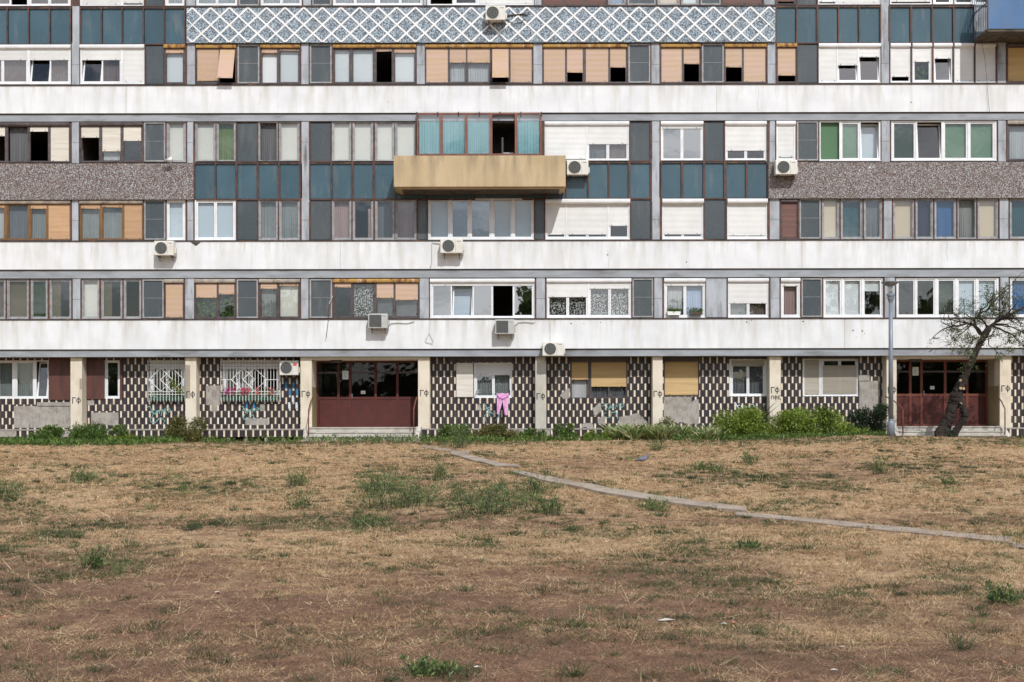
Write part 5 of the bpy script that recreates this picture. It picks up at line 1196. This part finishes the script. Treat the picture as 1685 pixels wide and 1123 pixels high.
def weed(u, v, hpx, wpx, label, seed):
    p = on_ground(u, v); d = DIST + p.y; h = hpx * d / FP; wd = wpx * d / FP; rg = np.random.default_rng(seed + 500)
    o = thing('weed', label, 'weed', p, 'weeds on the lawn'); ns = int(12 + wd * 32); PP = []; DD = []; LL = []; b = MB()
    for k in range(ns):
        r0 = rg.normal(0, .27) * wd; bx, by = p.x + r0, p.y + rg.uniform(-.4, .4) * wd * .6; hh = h * (.3 + .85 * rg.random() ** 1.3); ln = rg.normal(0, .42, 2)
        z0 = gz(bx, by); pts = [Vector((bx + ln[0] * hh * t * t + .3 * r0 * t, by + ln[1] * hh * t * t, z0 + hh * t)) for t in (0, .35, .7, 1)]; b.tube(pts, [.005, .004, .003, .0015], 'twig', 3, cap=False)
        m = int(16 + hh * 110); t = rg.uniform(.08, 1, m); base = np.array([np.array(pts[0]) * 0 + np.array([bx + ln[0] * hh * q * q + .3 * r0 * q, by + ln[1] * hh * q * q, z0 + hh * q]) for q in t])
        side = rg.normal(size=(m, 3)) * np.array([.085, .085, .035]) * (1.15 - t)[:, None] * (h / .45); PP.append(base + side); dd = unit(side + np.array([0, 0, .05]) + rg.normal(size=(m, 3)) * .02); DD.append(dd); LL.append(rg.uniform(.018, .045, m))
    P = np.concatenate(PP); D = np.concatenate(DD); L = np.concatenate(LL); n = len(P); Wd = unit(np.cross(D, rg.normal(size=(n, 3))))
    leaf_mesh('foliage', P, D, Wd, L, L * .4, rg.random(n), 'leaf_weed', o, p); b.build('stem', o, p)
for i, q in enumerate(WEED): weed(*q, i)
# planters with flowers
def planter(u0, u1, v0, v1, y, label, n, tall, mat='planter_green', fl=60, seed=0):
    x0, x1 = X(u0, y), X(u1, y); z0, z1 = Z(v1, y), Z(v0, y); o = thing('flower_box', label, 'flower box', ((x0 + x1) / 2, y, z0), 'window flower boxes'); org = o.location
    b = MB(); b.prism([(x0 + .02, z0), (x1 - .02, z0), (x1, z1), (x0, z1)], y - .07, y + .07, mat); b.build('box', o, org, bevel=.006)
    rg = np.random.default_rng(seed); P = np.stack([rg.uniform(x0, x1, n), y + rg.normal(0, .05, n), z1 + rg.beta(1.2, 2, n) * tall], -1); D = unit(rg.normal(size=(n, 3)) + np.array([0, -.2, .5])); Wd = unit(np.cross(D, rg.normal(size=(n, 3)))); L = rg.uniform(.04, .08, n)
    leaf_mesh('foliage', P, D, Wd, L, L * .6, rg.random(n), 'leaf_green', o, org)
    if fl:
        cl = rg.uniform(x0, x1, 9); i = rg.integers(0, 9, fl); P = np.stack([cl[i] + rg.normal(0, .05, fl), y - .10 + rg.normal(0, .03, fl), z1 + .03 + rg.beta(2, 2, fl) * tall], -1); D = unit(rg.normal(size=(fl, 3)) + np.array([0, -1.0, .3])); Wd = unit(np.cross(D, rg.normal(size=(fl, 3)))); L = rg.uniform(.045, .08, fl)
        leaf_mesh('flowers', P, D, Wd, L, L, np.clip((P[:, 0] - x0) / (x1 - x0) * .9 + rg.normal(0, .12, fl), 0, 1), 'petal', o, org)
planter(366, 459, 652, 658.5, YG - .07, 'long green flower box with pink blooms behind the wide white bars', 760, .3, fl=260, seed=1)
planter(247, 303, 652, 658.5, YG - .07, 'green flower box behind the white bars next to the second pillar', 420, .22, fl=0, seed=2)
planter(1098, 1120, 513.5, 519.5, YW - .1, 'small white flower box with dry plants on the sill, left of two', 150, .12, 'planter_white', 0, 3)
planter(1134, 1156, 514, 519, YW - .1, 'small dark flower pot box on the sill, right of two', 170, .14, 'dark_concrete', 0, 4)
o = thing('potted_flower', 'leaning plant with red flowers behind the narrow barred window', 'plant', (X(285, YG - .1), YG - .1, Z(652, YG)))
rg = np.random.default_rng(77); n = 380; t = rg.random(n); P = np.stack([X(280, .6) + t * .4 + rg.normal(0, .06, n), .55 + rg.normal(0, .04, n), Z(624, .6) - t * .45 + rg.normal(0, .05, n)], -1); D = unit(rg.normal(size=(n, 3))); L = rg.uniform(.05, .09, n)
leaf_mesh('foliage', P, D, unit(np.cross(D, rg.normal(size=(n, 3)))), L, L * .5, rg.random(n), 'leaf_bright', o, o.location)
P = np.array([[X(u, .55), .55, Z(v, .55)] for u, v in ((279, 631), (291.5, 637), (298, 640), (280, 630), (292, 638), (297, 641), (278, 632))]); D = unit(rg.normal(size=(7, 3)) + np.array([0, -.6, 0])); L = np.full(7, .07)
leaf_mesh('flowers', P, D, unit(np.cross(D, rg.normal(size=(7, 3)))), L, L, np.full(7, .66), 'petal', o, o.location)
b = MB(); b.tube([(X(283, .6), .62, Z(652, .6)), (X(281, .6), .6, Z(626, .6))], .012, 'twig', 5); b.tube([(X(296, .6), .62, Z(655, .6)), (X(290, .6), .6, Z(640, .6)), (X(281, .6), .6, Z(628, .6))], .01, 'twig', 5); b.tube([(X(285, .6), .62, Z(659, .6)), (X(285, .6), .62, Z(652, .6))], .06, 'planter_green', 10); b.build('pot', o, o.location)

# ---- lamp post
def lamp_post():
    y = -4.6; x = X(1466, y); zb = gz(x, y); o = thing('lamp_post', 'tall grey metal lamp post with a flat dish cap before the right entrance', 'lamp post', (x, y, zb)); org = o.location
    b = MB(); b.tube([(x, y, zb - .1), (x, y, Z(697, y)), (x, y, Z(694, y))], [.115, .115, .1], 'galv', 16); b.tube([(x, y, Z(694, y)), (x, y, Z(691, y))], [.1, .065], 'galv', 16); b.build('base', o, org, smooth=True)
    b = MB(); b.tube([(x, y, Z(691, y)), (x, y, Z(500, y))], [.078, .062], 'galv', 14); b.build('pole', o, org, smooth=True)
    b = MB(); pr = [(500, .06), (497, .075), (493, .1), (489, .1), (488.5, .13), (485, .13), (484, .09)]; b.tube([(x, y, Z(v, y)) for v, r_ in pr], [r_ for v, r_ in pr], 'galv', 16); b.build('collar', o, org)
    b = MB(); b.tube([(x, y, Z(484, y)), (x, y, Z(469, y))], [.055, .075], 'lamp_glass', 14)
    for k in range(3): a = k * 2.09 + .5; b.tube([(x + .08 * math.cos(a), y + .08 * math.sin(a), Z(484, y)), (x + .1 * math.cos(a), y + .1 * math.sin(a), Z(467, y))], .007, 'galv', 4)
    b.build('lantern', o, org, smooth=True)
    b = MB(); xc = x - .02; pr = [(473, .05), (471.5, .14), (468, .24), (466, .27), (465.3, .27), (464, .12), (463.4, .02)]; b.tube([(xc, y, Z(v, y)) for v, r_ in pr], [r_ for v, r_ in pr], 'galv', 28); b.tube([(xc, y, Z(464.5, y)), (xc + .3, y, Z(464, y))], .01, 'galv', 5); b.build('cap', o, org)
lamp_post()

# ---- leaning tree
def leaning_tree():
    y0 = -2.2; rg = random.Random(5)
    def P(u, v, dy=0): y = y0 + dy; return Vector((X(u, y), y, Z(v, y)))
    base = P(1560, 722); base.z = gz(base.x, base.y); o = thing('leaning_tree', 'old leaning tree with a split hollow trunk and sparse crooked branches', 'tree', base); org = o.location
    b = MB(); px = 1 / 49.5
    def limb(pts, rr, n=12, wob=.35):
        out = []; ro = []
        for (p, q), (r1, r2) in zip(zip(pts[:-1], pts[1:]), zip(rr[:-1], rr[1:])):
            for k in range(7):
                t = k / 7; t2 = t * t * (3 - 2 * t); out.append(p.lerp(q, t) + Vector((rg.gauss(0, 1), rg.gauss(0, 1), 0)) * r1 * px * wob * .1); ro.append((r1 + (r2 - r1) * t2) * rg.uniform(.95, 1.05))
        out.append(pts[-1]); ro.append(rr[-1]); n = 18; b.tube(out, [r_ * px * .88 for r_ in ro], 'bark', n)
    limb([P(1549, 728), P(1550, 716), P(1555, 704, .05), P(1561, 690, .05), P(1565, 678, .05), P(1570, 664, .05), P(1574, 652), P(1579, 640), P(1583, 630), P(1585, 620)], [15, 13, 10.5, 9.5, 9.5, 11, 10.5, 9, 7.5, 6])
    limb([P(1566, 728, -.1), P(1571, 714, -.12), P(1578, 703, -.15), P(1586, 691, -.2), P(1588.5, 683, -.2), P(1585, 673, -.14), P(1579, 662, -.05), P(1576, 652)], [9, 7, 6.2, 6.2, 6.5, 6.5, 7, 7])
    limb([P(1546, 724, -.1), P(1543, 714, -.1), P(1548, 706, -.05)], [9, 7, 5])
    limb([P(1583, 636), P(1588, 622), P(1594, 606), P(1602, 590), P(1609, 574), P(1616, 562), P(1622, 550), P(1628, 540)], [6.5, 5.6, 5, 5, 5.2, 5.6, 6, 5])
    b.v = [(p[0] + rg.gauss(0, .009) + .016 * math.sin(p[2] * 9 + p[1] * 40), p[1] + rg.gauss(0, .009), p[2]) for p in b.v]
    b.build('trunk', o, org, smooth=True)
    c = MB()
    for u, v in ((1580, 641), (1585, 641.5), (1580, 628)): q = P(u, v, -.2); c.tube([q, q + Vector((0, -.06, .01))], .045, 'cut_wood', 10)
    q = P(1580, 664, -.26); c.tube([q, q + Vector((.06, -.02, -.05))], .02, 'cut_wood', 6); c.build('cut_stub', o, org)
    b2 = MB(); tips = []
    def branch(pts, r0, lvl):
        L = len(pts); out = []; rr = []
        for i in range(L - 1):
            for k in range(3): t = k / 3; out.append(pts[i].lerp(pts[i + 1], t) + Vector([rg.gauss(0, .012) for _ in range(3)])); rr.append(r0 * (1 - .8 * (i + t) / (L - 1)))
        out.append(pts[-1]); rr.append(r0 * .18); b2.tube(out, [r_ * px * .72 for r_ in rr], 'bark' if lvl == 0 else 'twig', 7 if lvl == 0 else 4)
        tot = sum((a - c_).length for a, c_ in zip(out[:-1], out[1:]))
        nsub = int(tot * (5.0 if lvl == 0 else 6.0 if lvl == 1 else 5)) if lvl < 3 else 0
        for _ in range(nsub):
            i = rg.randint(max(1, len(out) // 6), len(out) - 2); d = (out[i + 1] - out[i]).normalized(); q = (d * .75 + Vector((rg.gauss(0, .55), rg.gauss(0, .5), rg.gauss(.05, .5)))).normalized()
            ln = (.6, .36, .18)[lvl] * rg.uniform(.4, 1.25); m1 = out[i] + q * ln * .5 + Vector([rg.gauss(0, .05) for _ in range(3)]); m2 = out[i] + q * ln + Vector((rg.gauss(0, .06), rg.gauss(0, .05), rg.gauss(-.02, .07)))
            branch([out[i], m1, m2], max(r0 * .42, .22), lvl + 1)
        if lvl >= 1:
            for i in range(1, len(out)): tips.append((out[i], lvl))
    B = [[(1618, 560, 0), (1612, 545, -.2), (1604, 537, -.3), (1598, 533, -.4), (1580, 537, -.5), (1562, 540, -.6), (1545, 548, -.7), (1530, 562, -.8)],
         [(1613, 552, 0), (1604, 538, .1), (1604, 527, .2), (1617, 515, .3), (1630, 510, .3), (1660, 514, .2)], [(1604, 538, .1), (1586, 532, .2), (1565, 528, .3), (1548, 527, .3)],
         [(1628, 541, 0), (1618, 529, -.1), (1606, 524, -.2), (1590, 526, -.2)], [(1628, 541, 0), (1640, 530, .1), (1655, 524, .1), (1672, 515, .1), (1695, 505, .1), (1715, 495, .2)],
         [(1640, 532, .1), (1652, 522, -.1), (1668, 508, -.2), (1680, 490, -.2)], [(1628, 540, 0), (1645, 534, .3), (1662, 538, .4), (1680, 548, .5), (1700, 560, .5)], [(1634, 538, 0), (1650, 545, -.3), (1665, 552, -.4), (1680, 566, -.5), (1690, 575, -.5)],
         [(1648, 526, 0), (1651, 510, 0), (1649, 495, 0), (1656, 470, .1)], [(1622, 515, .3), (1634, 500, .3), (1645, 488, .3), (1660, 476, .3), (1672, 462, .3)], [(1605, 528, .1), (1615, 512, 0), (1624, 505, 0), (1632, 492, 0), (1636, 480, 0)],
         [(1620, 553, 0), (1628, 560, -.2), (1627, 568, -.3), (1635, 576, -.3), (1648, 590, -.4)], [(1610, 556, 0), (1602, 560, -.3), (1594, 574, -.4), (1590, 582, -.5)], [(1594, 541, -.4), (1580, 552, -.5), (1565, 566, -.6), (1555, 574, -.6)],
         [(1587, 527, .2), (1587.5, 508, .2), (1592, 496, .2)], [(1622, 558, 0), (1633, 552, .2), (1640, 540, .3), (1646, 555, .5)], [(1655, 524, 0), (1678, 528, 0), (1700, 530, .1)], [(1600, 578, 0), (1606, 590, -.2), (1596, 598, -.3)]]
    for i, q in enumerate(B): branch([P(u, v, dy) for u, v, dy in q], [3.2, 3, 2.4, 2.8, 4, 2.6, 2.6, 2.6, 1.8, 2.2, 2, 1.8, 1.6, 1.3, 1, 1.4, 2.2, 1.2][i], 0)
    b2.build('branches', o, org)
    A = np.array([p for p, l in tips]); n = 11000; rr = np.random.default_rng(3); i = rr.integers(0, len(A), n)
    k = vnoise(A[i][:, 0], A[i][:, 2], 2.4, 4) > .36; i = i[k]; n = len(i)
    Pp = A[i] + rr.normal(0, .035, (n, 3)); D = unit(rr.normal(size=(n, 3)) + np.array([0, 0, -.2])); L = rr.uniform(.035, .07, n)
    leaf_mesh('leaves', Pp, D, unit(np.cross(D, rr.normal(size=(n, 3)))), L, L * .55, rr.random(n), 'leaf_tree', o, org)
    f = foliage('leaves', tuple(P(1562, 722, -.45).xy) + (base.z,), (.28, .15, .2), 260, 'leaf_dark', o, (.03, .06), 40)
    # foliage() stores vertices relative to its own centre; shift into the tree's frame
    f.location = Vector((P(1562, 722, -.45).x, P(1562, 722, -.45).y, base.z)) - org
leaning_tree()

# ---- pigeon, litter, flat stones
def pigeon():
    p = on_ground(1057, 764); o = thing('pigeon', 'grey pigeon walking on the slope above the path', 'pigeon', p); d = Vector((1, .1, 0)).normalized()
    b = MB(); c = p + Vector((0, 0, .11)); pts = [c + Vector((-.2, 0, -.03)), c + Vector((-.13, 0, -.01)), c + Vector((-.06, 0, .01)), c + Vector((.02, 0, .015)), c + Vector((.08, 0, .035)), c + Vector((.11, 0, .08)), c + Vector((.125, 0, .105)), c + Vector((.15, 0, .105)), c + Vector((.185, 0, .095))]
    b.tube(pts, [.012, .03, .058, .066, .05, .03, .03, .02, .003], 'bird_grey', 12); b.build('body', o, p, smooth=True)
    b = MB()
    for s in (-.02, .02): b.tube([c + Vector((.0, s, -.04)), c + Vector((.01, s, -.11))], .005, 'mark_red', 5); b.tube([c + Vector((-.005, s, -.105)), c + Vector((.035, s, -.107))], .004, 'mark_red', 4)
    b.build('leg', o, p)
pigeon()
def scrap():
    b = MB(); b.face([(-.05, -.03, .012), (.04, -.035, .02), (.055, .02, .012), (0, .04, .03), (-.05, .03, .015)], 'litter_paper'); b.face([(-.05, -.03, .01), (-.05, .03, .012), (0, .04, .026), (.055, .02, .009), (.04, -.035, .017)], 'litter_paper'); return b.build('litter_scrap')
LT = [(1097, 1026, 1.6, 'longest pale strip of litter right of centre in the foreground'), (357, 977, 1, 'white scrap of litter in the left foreground'), (177, 786, 1.2, 'white scrap of litter high on the left slope'), (984, 776, 1, 'white scrap of litter left of the pigeon'), (785, 1103, .8, 'white scrap of litter near the low dark weed at the bottom'),
      (1398, 777, 2, 'pale flat scrap on the right slope'), (1616, 759, 1, 'white scrap of litter on the slope below the right entrance'), (1372, 1108, .8, 'white scrap of litter at the bottom right'), (1190, 1032, 1, 'white scrap beside the longest pale strip'), (1385, 1070, .7, 'tiny white scrap in the right foreground'), (300, 893, .8, 'pale scrap near the bushy weed on the left')]
s0 = scrap()
for i, (u, v, k, lb) in enumerate(LT):
    o = s0 if i == 0 else s0.copy()
    if i: COL.objects.link(o)
    o.location = on_ground(u, v) + Vector((0, 0, .01)); o.rotation_euler = (0, 0, random.random() * 6.28 if i else .1); o.scale = (k * (1.5 if i == 0 else 1) * .6, k * .4, k * .5)
    tag(o, lb, 'litter', 'scraps of litter on the lawn')
lf = MB(); lf.face([(-.04, 0, .01), (0, -.025, .02), (.045, 0, .012), (0, .025, .03)], 'wood_brown'); lf0 = lf.build('fallen_leaf'); lf0.data.materials[0] = mk('leaf_fallen', (164, 112, 82), rough=.8)
for i, (u, v) in enumerate([(8, 1018), (213, 1012), (565, 966), (785, 1096), (1334, 1055), (1457, 1072), (590, 906), (1207, 1029), (932, 1105), (1652, 1097), (968, 1015), (1094, 917), (1600, 1010), (1310, 965)]):
    o = lf0 if i == 0 else lf0.copy()
    if i: COL.objects.link(o)
    o.location = on_ground(u, v) + Vector((0, 0, .01)); o.rotation_euler = (random.random() * .5, 0, random.random() * 6.28); o.scale = [.75] * 3; tag(o, 'small curled brown fallen leaf on the bare soil', 'leaf', 'fallen leaves on the lawn')

# ---- trees across the road behind the photographer: the panes mirror them and the sky above
def far_trees():
    rg = np.random.default_rng(9); n = 5200; k = 16
    lob = np.stack([rg.normal(0, 2.0, k), rg.normal(0, 1.6, k), rg.uniform(4.0, 10.5, k)], -1); lr = rg.uniform(1.0, 2.1, k); i = rg.integers(0, k, n); d = unit(rg.normal(size=(n, 3)))
    P = lob[i] + d * (lr[i] * rg.random(n) ** .4)[:, None]; D = unit(d + rg.normal(size=(n, 3)) * .7); L = rg.uniform(.35, .6, n)
    first = None
    for j, (x, y, s) in enumerate([(-58, -92, 1.25), (-40, -84, .95), (-24, -90, 1.3), (-9, -82, 1.0), (4, -94, 1.45), (18, -84, 1.15), (31, -88, 1.6), (45, -84, 1.2), (62, -92, 1.4)]):
        if first is None:
            t = thing('leafy_tree', 'leafy tree mirrored in the windows', 'tree', (x, y, 0), 'trees mirrored in the windows')
            c = leaf_mesh('crown', P, D, unit(np.cross(D, rg.normal(size=(n, 3)))), L, L * .7, rg.random(n), 'leaf_green', t, (0, 0, 0))
            b = MB(); b.tube([(0, 0, -.2), (.1, 0, 2), (0, .1, 4.5), (.2, 0, 8)], [.3, .24, .18, .06], 'bark', 10)
            for q in range(5): l = lob[q]; b.tube([(0, .05, 3.2 + q * .3), tuple(l * .6 + np.array([0, 0, 1.6])), tuple(l)], [.12, .08, .03], 'bark', 6)
            tr = b.build('trunk', t, (0, 0, 0)); first = (t, c, tr)
        else:
            t = first[0].copy(); COL.objects.link(t); t.location = (x, y, 0)
            for q in first[1:]: z = q.copy(); COL.objects.link(z); z.parent = t
        t.scale = (s, s, s); t.rotation_euler = (0, 0, j * 1.3)
far_trees()

def reflection_screen():  # unseen bank of leaves, added to darken what the ground-floor glass mirrors
    rg = np.random.default_rng(19); n = 42000
    P = np.stack([rg.uniform(-75, 75, n), rg.normal(-79, .8, n), rg.random(n) ** .8 * (5.2 + .5 * np.sin(np.linspace(0, 60, n)))], -1); D = unit(rg.normal(size=(n, 3)) + np.array([0, .5, .3])); L = rg.uniform(.4, .7, n)
    t = thing('added_leaf_screen', 'added unseen leaf screen that darkens the ground floor glass reflections', 'added_leaf_screen', (0, -79, 0)); leaf_mesh('foliage', P, D, unit(np.cross(D, rg.normal(size=(n, 3)))), L, L * .8, rg.random(n), 'leaf_dark', t, (0, -79, 0))
reflection_screen()
